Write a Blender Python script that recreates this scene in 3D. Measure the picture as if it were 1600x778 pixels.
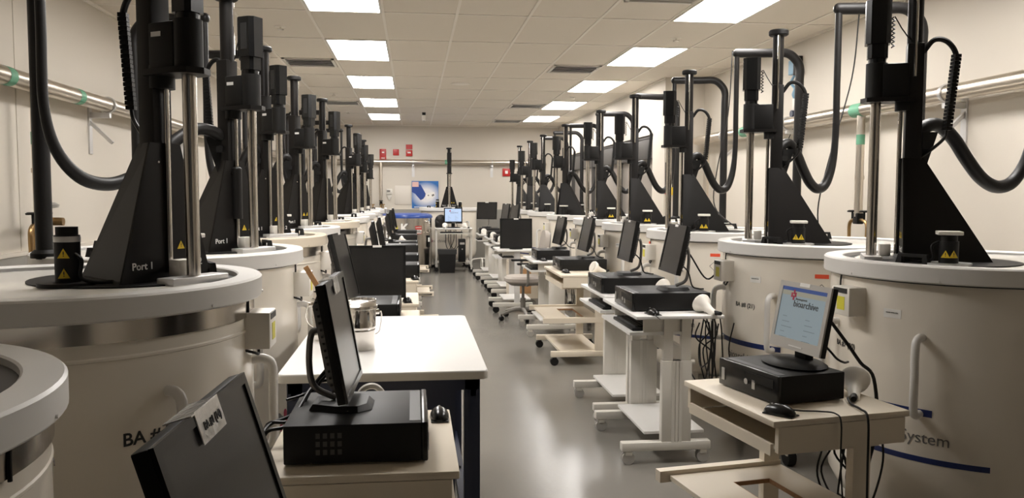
import bpy, bmesh, math, random
from mathutils import Vector, Matrix
random.seed(4)
PI = math.pi
R = math.radians
for o in list(bpy.data.objects): bpy.data.objects.remove(o)
S = bpy.context.scene
C = S.collection

# ------------------------------------------------------------------ camera
F, PITCH, YAW, ROLL, HC = 1276.0, .0664, .1195, -.0027, 1.5
cam = bpy.data.cameras.new('camera'); camo = bpy.data.objects.new('camera', cam); C.objects.link(camo)
cam.sensor_width = 36; cam.lens = F / 1600 * 36; cam.clip_start = .05
fw = Vector((math.sin(YAW)*math.cos(PITCH), math.cos(YAW)*math.cos(PITCH), -math.sin(PITCH)))
rt = Vector((math.cos(YAW), -math.sin(YAW), 0)); up = rt.cross(fw)
m3 = Matrix((rt, up, -fw)).transposed() @ Matrix.Rotation(-ROLL, 3, 'Z')
camo.matrix_world = Matrix.Translation((0, 0, HC)) @ m3.to_4x4()
S.camera = camo
S.view_settings.view_transform = 'Standard'; S.view_settings.look = 'None'
S.view_settings.exposure = 0.0; S.view_settings.gamma = 1; S.view_settings.use_curve_mapping = False
LIGHT = 27.0
w = bpy.data.worlds.new('world'); S.world = w; w.use_nodes = True
w.node_tree.nodes['Background'].inputs[0].default_value = (.5, .46, .4, 1)
w.node_tree.nodes['Background'].inputs[1].default_value = .04

# ------------------------------------------------------------------ materials
MATS = {}
def mat(name, col, rough=.5, metal=0, spec=.5, emit=None, es=1, bump=None, var=None, coat=0, aniso=None):
    if name in MATS: return MATS[name]
    m = bpy.data.materials.new(name); m.use_nodes = True; nt = m.node_tree
    b = nt.nodes['Principled BSDF']
    b.inputs['Base Color'].default_value = (*col, 1); b.inputs['Roughness'].default_value = rough
    b.inputs['Metallic'].default_value = metal; b.inputs['Specular IOR Level'].default_value = spec
    b.inputs['Coat Weight'].default_value = coat
    if emit:
        b.inputs['Emission Color'].default_value = (*emit, 1); b.inputs['Emission Strength'].default_value = es
    tc = nt.nodes.new('ShaderNodeTexCoord')
    if bump:
        n = nt.nodes.new('ShaderNodeTexNoise'); n.inputs['Scale'].default_value = bump[0]; n.inputs['Detail'].default_value = 4
        nt.links.new(tc.outputs['Object'], n.inputs['Vector'])
        bp = nt.nodes.new('ShaderNodeBump'); bp.inputs['Strength'].default_value = bump[1]; bp.inputs['Distance'].default_value = .01
        nt.links.new(n.outputs['Fac'], bp.inputs['Height']); nt.links.new(bp.outputs['Normal'], b.inputs['Normal'])
    if var:
        n = nt.nodes.new('ShaderNodeTexNoise'); n.inputs['Scale'].default_value = var[0]; n.inputs['Detail'].default_value = 5
        nt.links.new(tc.outputs['Object'], n.inputs['Vector'])
        if aniso:
            mp = nt.nodes.new('ShaderNodeMapping'); mp.inputs['Scale'].default_value = aniso
            nt.links.new(tc.outputs['Object'], mp.inputs['Vector']); nt.links.new(mp.outputs['Vector'], n.inputs['Vector'])
        mx = nt.nodes.new('ShaderNodeMix'); mx.data_type = 'RGBA'
        mx.inputs[6].default_value = (*[c*(1-var[1]) for c in col], 1); mx.inputs[7].default_value = (*[min(1, c*(1+var[1])) for c in col], 1)
        nt.links.new(n.outputs['Fac'], mx.inputs[0]); nt.links.new(mx.outputs[2], b.inputs['Base Color'])
    MATS[name] = m; return m

M_wall = mat('wall paint', (.60, .55, .475), .6, bump=(90, .04), var=(1.5, .02))
M_darkwall = mat('dark observation glass', (.02, .02, .022), .15)
M_floor = mat('epoxy floor', (.19, .178, .158), .22, spec=.5, var=(3, .05), bump=(30, .05))
M_ceil = mat('ceiling tile', (.72, .66, .57), .9, bump=(160, .12), var=(60, .03))
M_tbar = mat('ceiling grid', (.80, .75, .67), .5)
M_dewar = mat('cream gloss enamel', (.80, .74, .645), .22, var=(2, .02), coat=.2)
M_dewar2 = mat('beige gloss enamel', (.80, .70, .56), .25, var=(2, .02), coat=.2)
M_rimw = mat('white rim plastic', (.73, .71, .68), .35, var=(4, .02))
M_lid = mat('white lid', (.80, .77, .71), .2, coat=.3)
M_gasket = mat('black gasket', (.02, .02, .02), .5)
M_black = mat('black powder coat', (.010, .0088, .008), .42, spec=.22, bump=(400, .04))
M_blackg = mat('black gloss plastic', (.008, .008, .008), .25, spec=.4)
M_blackm = mat('black matt plastic', (.011, .0105, .010), .5, spec=.22, bump=(300, .05))
M_rubber = mat('black rubber hose', (.012, .011, .0105), .42, spec=.28, bump=(250, .08))
M_steel = mat('brushed steel', (.60, .56, .51), .22, 1, var=(30, .12), aniso=(1, 1, .05))
M_chrome = mat('polished steel', (.75, .72, .68), .12, 1)
M_pipe = mat('stainless pipe', (.66, .60, .52), .3, 1, var=(6, .08))
M_alu = mat('machined aluminium', (.62, .61, .60), .35, .6)
M_white = mat('white box plastic', (.80, .76, .69), .4)
M_lam = mat('white laminate', (.73, .715, .69), .35, var=(3, .01))
M_beige = mat('cream laminate', (.70, .62, .50), .42, var=(4, .03))
M_chip = mat('cut chipboard edge', (.32, .17, .08), .8, var=(80, .3))
M_frame = mat('pale grey painted steel', (.66, .63, .57), .4)
M_navy = mat('navy painted steel', (.012, .018, .045), .4)
M_blue = mat('blue stripe', (.012, .025, .12), .35)
M_blue2 = mat('blue lid plastic', (.02, .06, .27), .3)
M_yel = mat('warning yellow', (.75, .52, .02), .5)
M_ylab = mat('yellow label', (.72, .66, .05), .5)
M_red = mat('red paint', (.45, .015, .012), .4)
M_orange = mat('orange label', (.85, .10, .04), .5)
M_text = mat('black print', (.02, .02, .02), .5)
M_wtext = mat('white print', (.75, .73, .70), .5)
M_gtext = mat('grey print', (.16, .15, .14), .5)
M_pink = mat('crimson print', (.35, .01, .05), .5)
M_green = mat('green label', (.12, .32, .20), .5)
M_screen = mat('dark lcd screen', (.016, .0155, .015), .24)
M_vent = mat('dim grey print', (.05, .048, .045), .5)
M_darksilver = mat('dark silver metal', (.20, .19, .18), .35, .6)
M_lit = mat('lit lcd screen', (.02, .02, .02), .3, emit=(.30, .365, .39), es=.62)
M_lit2 = mat('bright lit lcd screen', (.02, .02, .02), .3, emit=(.50, .64, .88), es=1.05)
M_litbar = mat('lit blue title bar', (.02, .02, .02), .3, emit=(.03, .08, .28), es=.6)
M_litbar2 = mat('lit tan toolbar', (.02, .02, .02), .3, emit=(.38, .36, .28), es=.6)
M_silver = mat('silver plastic', (.50, .48, .45), .35, .3)
M_tape = mat('clear tape', (.72, .70, .66), .12, coat=.6, bump=(40, .5))
M_fabric = mat('grey chair fabric', (.40, .36, .32), .9, bump=(500, .2))
M_chairpl = mat('grey chair plastic', (.20, .185, .165), .45)
M_diff = mat('lit diffuser', (.9, .9, .9), .5, emit=(1.0, .965, .93), es=LIGHT)
M_brass = mat('brass valve', (.40, .26, .12), .35, 1)
M_wood = mat('wooden paddle', (.52, .28, .12), .6, var=(20, .15))
M_guard = mat('grey wall guard', (.34, .33, .30), .35, .3)
M_glassd = mat('dark window glass', (.30, .27, .24), .12)
M_header = mat('dark blind header', (.07, .065, .06), .5)
M_pagew = mat('white paper', (.82, .80, .76), .6)
M_caster = mat('grey caster rubber', (.42, .40, .37), .5)

def gradient_poster():
    m = bpy.data.materials.new('blue poster print'); m.use_nodes = True; nt = m.node_tree; b = nt.nodes['Principled BSDF']
    tc = nt.nodes.new('ShaderNodeTexCoord'); mp = nt.nodes.new('ShaderNodeMapping')
    mp.inputs['Location'].default_value = (-.05, 0, .04); mp.inputs['Scale'].default_value = (2.6, 1, 3.0)
    g = nt.nodes.new('ShaderNodeTexGradient'); g.gradient_type = 'SPHERICAL'
    cr = nt.nodes.new('ShaderNodeValToRGB'); cr.color_ramp.elements[0].color = (.02, .14, .42, 1); cr.color_ramp.elements[0].position = .1
    cr.color_ramp.elements[1].color = (.75, .74, .76, 1); cr.color_ramp.elements[1].position = .6
    nt.links.new(tc.outputs['Object'], mp.inputs[0]); nt.links.new(mp.outputs[0], g.inputs[0]); nt.links.new(g.outputs[0], cr.inputs[0]); nt.links.new(cr.outputs[0], b.inputs['Base Color'])
    b.inputs['Roughness'].default_value = .35
    return m
M_poster = gradient_poster()

# ------------------------------------------------------------------ mesh helpers
class MB:
    """collects shapes, then becomes ONE mesh object"""
    def __init__(s): s.b = bmesh.new()
    def box(s, x0, x1, y0, y1, z0, z1, M=None, bev=0):
        r = bmesh.ops.create_cube(s.b, size=1)['verts']
        T = Matrix.Translation(((x0+x1)/2, (y0+y1)/2, (z0+z1)/2)) @ Matrix.Diagonal((x1-x0, y1-y0, z1-z0, 1))
        bmesh.ops.transform(s.b, matrix=T, verts=r)
        if bev:
            es = list({e for v in r for e in v.link_edges})
            q = bmesh.ops.bevel(s.b, geom=es, offset=bev, segments=2, affect='EDGES', profile=.5)
            r = list({v for f in q['faces'] for v in f.verts} | {v for v in r if v.is_valid})
        if M is not None: bmesh.ops.transform(s.b, matrix=M, verts=r)
        return s
    def cyl(s, p0, p1, r0, r1=None, n=20, M=None, caps=True):
        p0, p1 = Vector(p0), Vector(p1); r1 = r0 if r1 is None else r1
        d = p1-p0; q = bmesh.ops.create_cone(s.b, cap_ends=caps, segments=n, radius1=r0, radius2=r1, depth=d.length)['verts']
        T = Matrix.Translation((p0+p1)/2) @ d.to_track_quat('Z', 'Y').to_matrix().to_4x4()
        bmesh.ops.transform(s.b, matrix=(M @ T) if M is not None else T, verts=q)
        return s
    def ball(s, c, r, sc=(1, 1, 1), n=16, M=None):
        q = bmesh.ops.create_uvsphere(s.b, u_segments=n, v_segments=max(6, n//2), radius=r)['verts']
        T = Matrix.Translation(c) @ Matrix.Diagonal((*sc, 1))
        bmesh.ops.transform(s.b, matrix=(M @ T) if M is not None else T, verts=q)
        return s
    def lathe(s, prof, n=48, M=None, c=(0, 0)):
        rings = []
        for r, z in prof:
            if r < 1e-6: rings.append([s.b.verts.new((c[0], c[1], z))])
            else: rings.append([s.b.verts.new((c[0]+r*math.cos(2*PI*i/n), c[1]+r*math.sin(2*PI*i/n), z)) for i in range(n)])
        vs = [v for rg in rings for v in rg]
        for a, b in zip(rings, rings[1:]):
            for i in range(n):
                j = (i+1) % n
                if len(a) == 1 and len(b) == 1: continue
                if len(a) == 1: s.b.faces.new((a[0], b[i], b[j]))
                elif len(b) == 1: s.b.faces.new((a[i], a[j], b[0]))
                else: s.b.faces.new((a[i], a[j], b[j], b[i]))
        if M is not None: bmesh.ops.transform(s.b, matrix=M, verts=vs)
        return s
    def prism(s, pts, z0, z1, M=None, top=None):
        top = top or pts
        a = [s.b.verts.new((x, y, z0)) for x, y in pts]; b = [s.b.verts.new((x, y, z1)) for x, y in top]
        n = len(a); s.b.faces.new(a[::-1]); s.b.faces.new(b)
        for i in range(n): s.b.faces.new((a[i], a[(i+1) % n], b[(i+1) % n], b[i]))
        if M is not None: bmesh.ops.transform(s.b, matrix=M, verts=a+b)
        return s
    def tube(s, pts, r, n=12, smooth=True, sub=6, rfun=None):
        pts = [Vector(p) for p in pts]
        if smooth and len(pts) > 2:
            P = [2*pts[0]-pts[1]] + pts + [2*pts[-1]-pts[-2]]; out = []
            for i in range(1, len(P)-2):
                for k in range(sub):
                    t = k/sub; a, b, c, d = P[i-1], P[i], P[i+1], P[i+2]
                    out.append(.5*((2*b)+(c-a)*t+(2*a-5*b+4*c-d)*t*t+(3*b-a-3*c+d)*t**3))
            out.append(pts[-1]); pts = out
        rings = []; u = None
        for i, p in enumerate(pts):
            t = (pts[min(i+1, len(pts)-1)]-pts[max(i-1, 0)]).normalized()
            if u is None: u = t.orthogonal().normalized()
            u = (u-t*u.dot(t)); u = u.normalized() if u.length > 1e-6 else t.orthogonal().normalized()
            v = t.cross(u); rr = rfun(i/(len(pts)-1)) if rfun else r
            rings.append([s.b.verts.new(p+rr*(math.cos(2*PI*k/n)*u+math.sin(2*PI*k/n)*v)) for k in range(n)])
        for a, b in zip(rings, rings[1:]):
            for k in range(n): s.b.faces.new((a[k], a[(k+1) % n], b[(k+1) % n], b[k]))
        s.b.faces.new(rings[0][::-1]); s.b.faces.new(rings[-1])
        return s
    def mesh(s, name, m, ang=35):
        bmesh.ops.recalc_face_normals(s.b, faces=s.b.faces)
        for f in s.b.faces: f.smooth = True
        for e in s.b.edges:
            if len(e.link_faces) == 2 and e.calc_face_angle(0) > R(ang): e.smooth = False
        me = bpy.data.meshes.new(name); s.b.to_mesh(me); s.b.free(); me.materials.append(m)
        return me

def link(name, me, parent=None, loc=(0, 0, 0), rz=0, label=None):
    o = bpy.data.objects.new(name, me); C.objects.link(o); o.location = loc; o.rotation_euler = (0, 0, rz)
    if parent: o.parent = parent
    if label: o['label'] = label
    return o
def part(name, mb, m, parent=None, label=None): return link(name, mb.mesh(name, m), parent, label=label)
def thing(name, label, cat, loc=(0, 0, 0), rz=0, group=None):
    o = bpy.data.objects.new(name, None); C.objects.link(o); o.empty_display_size = .1
    o.location = loc; o.rotation_euler = (0, 0, rz); o['label'] = label; o['category'] = cat
    if group: o['group'] = group
    return o
def solo(name, mb, m, label, cat, loc=(0, 0, 0), rz=0, group=None):
    o = link(name, mb.mesh(name, m), None, loc, rz); o['label'] = label; o['category'] = cat
    if group: o['group'] = group
    return o
def struct(name, mb, m):
    o = part(name, mb, m); o['kind'] = 'structure'; return o
def copy_tree(o, parent=None):
    c = o.copy(); C.objects.link(c)
    if parent: c.parent = parent
    for ch in list(o.children): copy_tree(ch, c)
    return c

def text_mesh(txt, size, ext=.0008, bold=0):
    cu = bpy.data.curves.new('text', 'FONT'); cu.body = txt; cu.size = size; cu.extrude = ext; cu.offset = bold
    cu.align_x = 'CENTER'; cu.align_y = 'CENTER'; cu.resolution_u = 3
    o = bpy.data.objects.new('text', cu); C.objects.link(o)
    bpy.context.view_layer.update()
    me = bpy.data.meshes.new_from_object(o.evaluated_get(bpy.context.evaluated_depsgraph_get()))
    bpy.data.objects.remove(o); me.materials.clear(); return me
def flat_text(name, txt, size, m, parent, M, bold=0, label=None):
    """text lying in local XY turned by matrix M"""
    me = text_mesh(txt, size, bold=bold); me.transform(M); me.materials.append(m)
    o = link(name, me, parent, label=label); return o
def facing(nx, ny, nz, p):
    """matrix that stands XY artwork at p, facing direction n (z up)"""
    n = Vector((nx, ny, nz)).normalized(); z = Vector((0, 0, 1)); x = z.cross(n).normalized(); y = n.cross(x)
    return Matrix.Translation(p) @ Matrix((x, y, n)).transposed().to_4x4()
def wrap(me, r, ang, z):
    """bend flat artwork around a vertical cylinder of radius r"""
    for v in me.vertices:
        a = ang + v.co.x/r; rr = r+.0012+v.co.z
        v.co = (rr*math.cos(a), rr*math.sin(a), z+v.co.y)
    return me
def curved_text(name, txt, size, m, parent, r, ang, z, bold=0):
    me = wrap(text_mesh(txt, size, bold=bold), r, ang, z); me.materials.append(m); return link(name, me, parent)
def curved_patch(name, wd, ht, m, parent, r, ang, z, th=.0015, diamond=False, label=None):
    b = bmesh.new(); n = max(2, int(wd/.03)); vs = {}
    for i in range(n+1):
        for j in (0, 1):
            for k in (0, 1):
                x = -wd/2+wd*i/n; h = ht*(1-abs(2*i/n-1)) if diamond else ht
                a = ang+x/r; rr = r+(th if k else -.004); vs[i, j, k] = b.verts.new((rr*math.cos(a), rr*math.sin(a), z+(h/2 if j else -h/2)))
    for i in range(n):
        for q in (((0, 1), (1, 1)), ((0, 0), (1, 0)), ((0, 0), (0, 1)), ((1, 0), (1, 1))):
            (j0, k0), (j1, k1) = q; b.faces.new((vs[i, j0, k0], vs[i+1, j0, k0], vs[i+1, j1, k1], vs[i, j1, k1]))
    for i in (0, n): b.faces.new((vs[i, 0, 0], vs[i, 1, 0], vs[i, 1, 1], vs[i, 0, 1]))
    bmesh.ops.remove_doubles(b, verts=b.verts, dist=1e-6); bmesh.ops.recalc_face_normals(b, faces=b.faces)
    me = bpy.data.meshes.new(name); b.to_mesh(me); b.free(); me.materials.append(m)
    return link(name, me, parent, label=label)

# ------------------------------------------------------------------ room shell
H = 3.0; XL, XR, XR2, YB, YF, YJ = -2.52, 3.72, 3.20, 18.0, -.9, 10.24
struct('floor', MB().box(XL-.15, XR+.15, YF-.15, YB+.15, -.12, 0), M_floor)
struct('ceiling', MB().box(XL-.15, XR+.15, YF-.15, YB+.15, H, H+.12), M_ceil)
struct('wall_left', MB().box(XL-.15, XL, YF, YB, 0, H), M_wall)
struct('wall_right', MB().box(XR, XR+.15, YF, YJ, 0, H), M_wall)
struct('wall_return', MB().box(XR2+.15, XR+.15, YJ, YJ+.15, 0, H), M_wall)
# far right wall with the long window opening
fw_ = MB().box(XR2, XR2+.15, YJ, 10.78, 0, H).box(XR2, XR2+.15, 16.6, YB, 0, H).box(XR2, XR2+.15, 10.78, 16.6, 2.32, H).box(XR2, XR2+.15, 10.78, 16.6, 0, .95)
struct('wall_far_right', fw_, M_wall)
struct('wall_back', MB().box(XL-.15, XR2+.15, YB, YB+.15, 0, H), M_wall)
struct('wall_front_bounce', MB().box(.9, XR+.15, YF, YF+.1, 0, H), M_wall)  # unseen pale section, added to bounce light onto the nearest right tank
struct('wall_front', MB().box(XL-.15, XR+.15, YF-.15, YF, 0, H), M_darkwall)
wn = struct('window_1', MB().box(XR2+.09, XR2+.11, 10.78, 16.6, .95, 2.32), M_glassd)
f = MB()
for y in (10.80, 12.72, 14.66, 16.58): f.box(XR2+.02, XR2+.10, y-.02, y+.02, .95, 2.32)
f.box(XR2+.02, XR2+.10, 10.78, 16.6, .95, .99).box(XR2+.02, XR2+.10, 10.78, 16.6, 2.28, 2.32)
part('window_frame', f, M_header, wn)
part('blind_header', MB().box(XR2+.03, XR2+.088, 10.83, 16.55, 2.0, 2.28, bev=.01), M_header, wn)
# skirtings and wall guards
struct('baseboard_left', MB().box(XL, XL+.012, YF, YB, 0, .1), M_guard)
struct('baseboard_right', MB().box(XR-.012, XR, YF, YJ, 0, .1), M_guard)
struct('baseboard_back', MB().box(XL, XR2, YB-.012, YB, 0, .1), M_guard)
g = MB().box(XL, XR2, YB-.02, YB, .1, 1.17)
struct('trim_1', g, M_guard)
struct('trim_2', MB().box(XL, XL+.02, YF, YB-.02, .1, 1.10), M_guard)
t = MB().box(XL, XL+.026, YF, YB-.03, 1.10, 1.125).box(XL, XR2, YB-.026, YB, 1.17, 1.195)
struct('trim_3', t, M_wall)
seam = MB()
for y in (1.5, 3.9, 6.3, 8.7): seam.box(XR-.004, XR, y, y+.03, .1, H)
for y in (3.2, 5.6, 8, 10.4): seam.box(XL, XL+.004, y, y+.03, 1.13, H)
struct('trim_4', seam, M_wall)
# ceiling grid
X0, Y0, DX, DY = -.855, 6.93, .61, 1.22
gx = [X0+DX*j for j in range(-2, 8)]; gy = [Y0+DY*k for k in range(-6, 10)]
tb = MB()
for x in gx:
    if x > XL and x < XR: tb.box(x-.012, x+.012, YF, YJ if x > XR2 else YB, H-.006, H+.01)
for y in gy:
    if YF < y < YB: tb.box(XL, XR if y < YJ else XR2, y-.012, y+.012, H-.0055, H+.01)
tb.box(XL, XL+.02, YF, YB, H-.02, H).box(XR-.02, XR, YF, YJ, H-.02, H).box(XL, XR2, YB-.02, YB, H-.02, H).box(XR2-.02, XR2, YJ, YB, H-.02, H)
struct('trim_5', tb, M_tbar)

# ------------------------------------------------------------------ ceiling lights
def make_light():
    t = thing('ceiling_light', '', 'ceiling light', group='lit ceiling troffers')
    f = MB().box(-.3, .3, -.605, -.585, -.012, .0).box(-.3, .3, .585, .605, -.012, 0).box(-.3, -.28, -.6, .6, -.012, 0).box(.28, .3, -.6, .6, -.012, 0)
    part('frame', f, M_frame, t)
    part('diffuser', MB().box(-.28, .28, -.585, .585, -.008, -.003), M_diff, t)
    return t
side_n = {0: 'left row of ceiling lights', 1: 'right row of ceiling lights'}
ordn = ['nearest', 'second from the camera', 'third from the camera', 'fourth from the camera', 'fifth from the camera', 'farthest']
first = make_light(); used = False
for s, j in ((0, 0), (1, 5)):
    for i, k in enumerate((-3, -1, 1, 3, 5, 7)):
        o = first if not used else copy_tree(first); used = True
        o.location = (X0+DX*(j+.5), Y0+DY*(k+.5), H)
        if i == 0: o['label'] = 'lit rectangular ceiling light just overhead, out of frame, of the '+side_n[s]
        else: o['label'] = f"bright rectangular ceiling light, {ordn[i-1] if i < 5 else 'farthest'} in the {side_n[s]}"

# ceiling vents, sprinklers, speaker
def vent(x, y, lab, wx=.56, wy=.56):
    t = thing('ceiling_vent', lab, 'ceiling vent', (x, y, H), 0, 'ceiling air vents')
    f = MB().box(-wx/2, wx/2, -wy/2, -wy/2+.03, -.014, 0).box(-wx/2, wx/2, wy/2-.03, wy/2, -.014, 0).box(-wx/2, -wx/2+.03, -wy/2, wy/2, -.014, 0).box(wx/2-.03, wx/2, -wy/2, wy/2, -.014, 0)
    part('frame', f, M_frame, t)
    part('backing', MB().box(-wx/2+.02, wx/2-.02, -wy/2+.02, wy/2-.02, -.004, -.001), M_guard, t)
    for k in range(4):
        y0 = -wy/2+.07+k*(wy-.1)/4; part('slat', MB().box(-wx/2+.03, wx/2-.03, -.02, .02, -.002, .002, M=Matrix.Translation((0, y0, -.012)) @ Matrix.Rotation(R(24), 4, 'X')), M_alu, t)
vent(-1.16, 9.62, 'rectangular air vent left of the left light row, nearest the camera')
vent(-1.16, 13.75, 'rectangular air vent beyond the left towers, farther one left of the lights')
vent(1.90, 9.70, 'rectangular air vent left of the right light row, nearest fully visible one')
vent(1.90, 13.82, 'rectangular air vent left of the right light row, second one back')
vent(1.90, 16.7, 'rectangular air vent closest to the back wall')
vent(1.90, 6.0, 'air vent cut off by the top edge of the photo beside the right light')
for x, y, lb in ((-1.18, 7.63, 'nearest on the left, above the towers'), (-1.18, 12.54, 'second on the left above the towers'), (-1.18, 15.27, 'farthest on the left'), (2.50, 7.69, 'between the two nearest right lights'), (2.44, 12.47, 'small one between the far right lights')):
    t = thing('sprinkler_head', 'round recessed fire sprinkler in the ceiling, '+lb, 'sprinkler', (x, y, H), 0, 'ceiling sprinklers')
    part('escutcheon', MB().lathe([(0, -.006), (.05, -.006), (.055, 0), (0, 0)], 20), M_tbar, t)
    part('head', MB().lathe([(0, -.03), (.03, -.03), (.03, -.024), (.008, -.022), (.008, -.006), (0, -.006)], 14), M_chrome, t)
solo('ceiling_speaker', MB().lathe([(0, -.012), (.10, -.012), (.13, -.006), (.13, 0), (0, 0)], 28), M_tbar, 'round flush speaker grille in the middle of the ceiling', 'speaker', (.634, 11.19, H))
t = thing('security_camera', 'small ceiling-hung camera in the middle near the back wall', 'camera', (.19, 15.2, H))
part('mount', MB().lathe([(0, -.05), (.03, -.05), (.035, 0), (0, 0)], 16), M_blackm, t)
part('body', MB().lathe([(0, -.15), (.03, -.15), (.038, -.06), (.03, -.05), (0, -.05)], 16), M_white, t)
part('lens', MB().lathe([(0, -.155), (.014, -.155), (.014, -.148), (0, -.148)], 12), M_blackg, t)

# ------------------------------------------------------------------ pipework
def pipe_run(name, lab, p0, p1, r, brk, wallx=None, wally=None, labels=()):
    t = thing(name, lab, 'pipe', p0); p0 = Vector(p0); p1 = Vector(p1); d = p1-p0
    part('pipe', MB().cyl((0, 0, 0), d, r, n=24), M_pipe, t)
    for q in brk:
        c = d*q
        if wallx is not None:
            s = 1 if wallx > p0.x else -1; wx = wallx-p0.x
            b = MB().box(min(0, wx)-.02, max(0, wx)+.02, c.y-.02, c.y+.02, -r-.045, -r-.003)
            b.box(min(wx, wx-s*.012), max(wx, wx-s*.012), c.y-.03, c.y+.03, -.38, 0)
            M = Matrix.Translation((wx*.5, c.y, -r-.14)) @ Matrix.Rotation(s*R(45), 4, 'Y')
            b.box(-.012, .012, -.015, .015, -.14, .14, M=M)
        else:
            wy = wally-p0.y
            b = MB().box(c.x-.02, c.x+.02, -.02, wy, -r-.045, -r-.003).box(c.x-.03, c.x+.03, wy-.012, wy, -.32, 0)
        part('bracket', b, M_alu, t)
        cl = MB()
        ax = Matrix.Rotation(R(90), 4, 'X') if wallx is not None else Matrix.Rotation(R(90), 4, 'Y')
        cl.lathe([(r+.002, -.012), (r+.012, -.012), (r+.012, .012), (r+.002, .012)], 24, M=Matrix.Translation(c) @ ax)
        part('clamp', cl, M_alu, t)
    for q in labels:
        c = d*q; e = d.normalized()*(.045 if p0.x < 0 else .08)
        part('flow_label', MB().cyl(c-e, c+e, r+.0015, n=24, caps=False), M_green, t)
    return t
pipe_run('wall_pipe', 'thick stainless pipe along the left wall behind the towers', (-2.38, .5, 2.19), (-2.38, 17.5, 2.19), .055, (.02, .37, .52, .7, .9), wallx=XL, labels=(.275, .335, .43, .57))
pipe_run('wall_pipe', 'thick stainless pipe along the right wall behind the towers', (3.58, 1.0, 2.19), (3.58, 10.1, 2.19), .055, (.08, .46, .72, .9), wallx=XR, labels=(.58, .83))
pipe_run('wall_pipe', 'long horizontal stainless pipe across the back wall', (-2.3, 17.88, 2.2), (2.9, 17.88, 2.2), .05, (.12, .44, .77), wally=YB, labels=(.58,))
def drop(x, y, ztop, zbot, lab, green=()):
    t = thing('drop_pipe', lab, 'pipe', (x, y, zbot))
    part('pipe', MB().cyl((0, 0, 0), (0, 0, ztop-zbot), .032, n=18).cyl((0, 0, .3), (0, 0, .33), .038, n=18), M_pipe, t)
    for z in green: part('flow_label', MB().cyl((0, 0, z-zbot-.04), (0, 0, z-zbot+.04), .0335, n=18, caps=False), M_green, t)
    part('manifold', MB().box(-.03, .03, -.035, .035, -.06, .03, bev=.008), M_blackm, t)
    for s in (-1, 1):
        v = part('valve', MB().tube([(0, 0, -.03), (0, s*.08, -.03), (0, s*.13, -.07), (0, s*.13, -.2)], .014, 10), M_brass, t)
        part('handwheel', MB().cyl((0, s*.09, -.02), (0, s*.09, .04), .008).lathe([(0, .035), (.04, .035), (.042, .045), (.03, .052), (0, .052)], 16, c=(0, s*.09)), M_blackm, v)
    return t
drop(3.58, 6.25, 2.17, 1.33, 'vertical stainless drop pipe with valves between the two nearest right towers', (1.95,))
drop(3.58, 9.75, 2.17, 1.33, 'vertical stainless drop pipe at the corner of the right wall', (1.85,))
drop(-2.38, 5.55, 2.17, 1.33, 'vertical stainless drop pipe with green label behind the nearest left pole', (1.85,))
drop(-.705, 17.86, 2.19, 1.32, 'vertical stainless drop pipe on the back wall beside the grey phone')

# ------------------------------------------------------------------ cryogenic dewar units (local +X = aisle side)
RO, RB, ZT = .61, .578, 1.232
def warn(parent, M, s=.03):
    """yellow warning triangle with black border"""
    a = MB(); h = s*.87
    a.prism([(-s/2, -h/2), (s/2, -h/2), (0, h/2)], 0, .0012, M=M)
    o = part('warning_sign', a, M_yel, parent)
    k = s*.1
    part('symbol', MB().prism([(-k*.5, -h*.12), (k*.5, -h*.12), (k*.35, h*.2), (-k*.35, h*.2)], .0012, .0018, M=M).prism([(-k*.4, -h*.32), (k*.4, -h*.32), (k*.4, -h*.2), (-k*.4, -h*.2)], .0012, .0018, M=M), M_text, o)
    return o
def rot_at(x, y, a): return Matrix.Translation((x, y, 0)) @ Matrix.Rotation(a, 4, 'Z')
def transform_obj_mesh(o, M): o.data.transform(M)

def tower_base(detail=True):
    """origin at the column, local +X normal of the front plate"""
    o = part('pedestal', pedestal_mb(), M_black)
    return o
def pedestal_mb():
    b = MB(); hb = .47
    # front plate (A shape), side plates running back to the fin
    b.prism([(.03, -.19), (.038, -.19), (.038, .19), (.03, .19)], 1.19, 1.19+hb, top=[(.03, -.06), (.038, -.06), (.038, .06), (.03, .06)])
    b.prism([(.03, -.15), (.03, .15), (-.34, .035), (-.34, -.035)], 1.19, 1.19+hb, top=[(.03, -.05), (.03, .05), (-.045, .03), (-.045, -.03)])
    return b

def hose_path(col, end, ztop, side=0):
    cx, cy = col; ex, ey = end
    d = Vector((ex-cx, ey-cy, 0)); 
    L = ((.0, 1.765), (.09, 1.80), (.19, 1.80), (.31, 1.745), (.43, 1.655), (.56, 1.575), (.70, 1.54), (.84, 1.57), (.95, 1.68), (1.0, 1.86))
    return [(cx+.01, cy, 1.74)] + [(cx+d.x*q, cy+d.y*q, z) for q, z in L] + [(ex, ey, 2.15), (ex, ey, 2.4), (ex, ey, ztop-.1), (ex, ey, ztop)]

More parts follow.
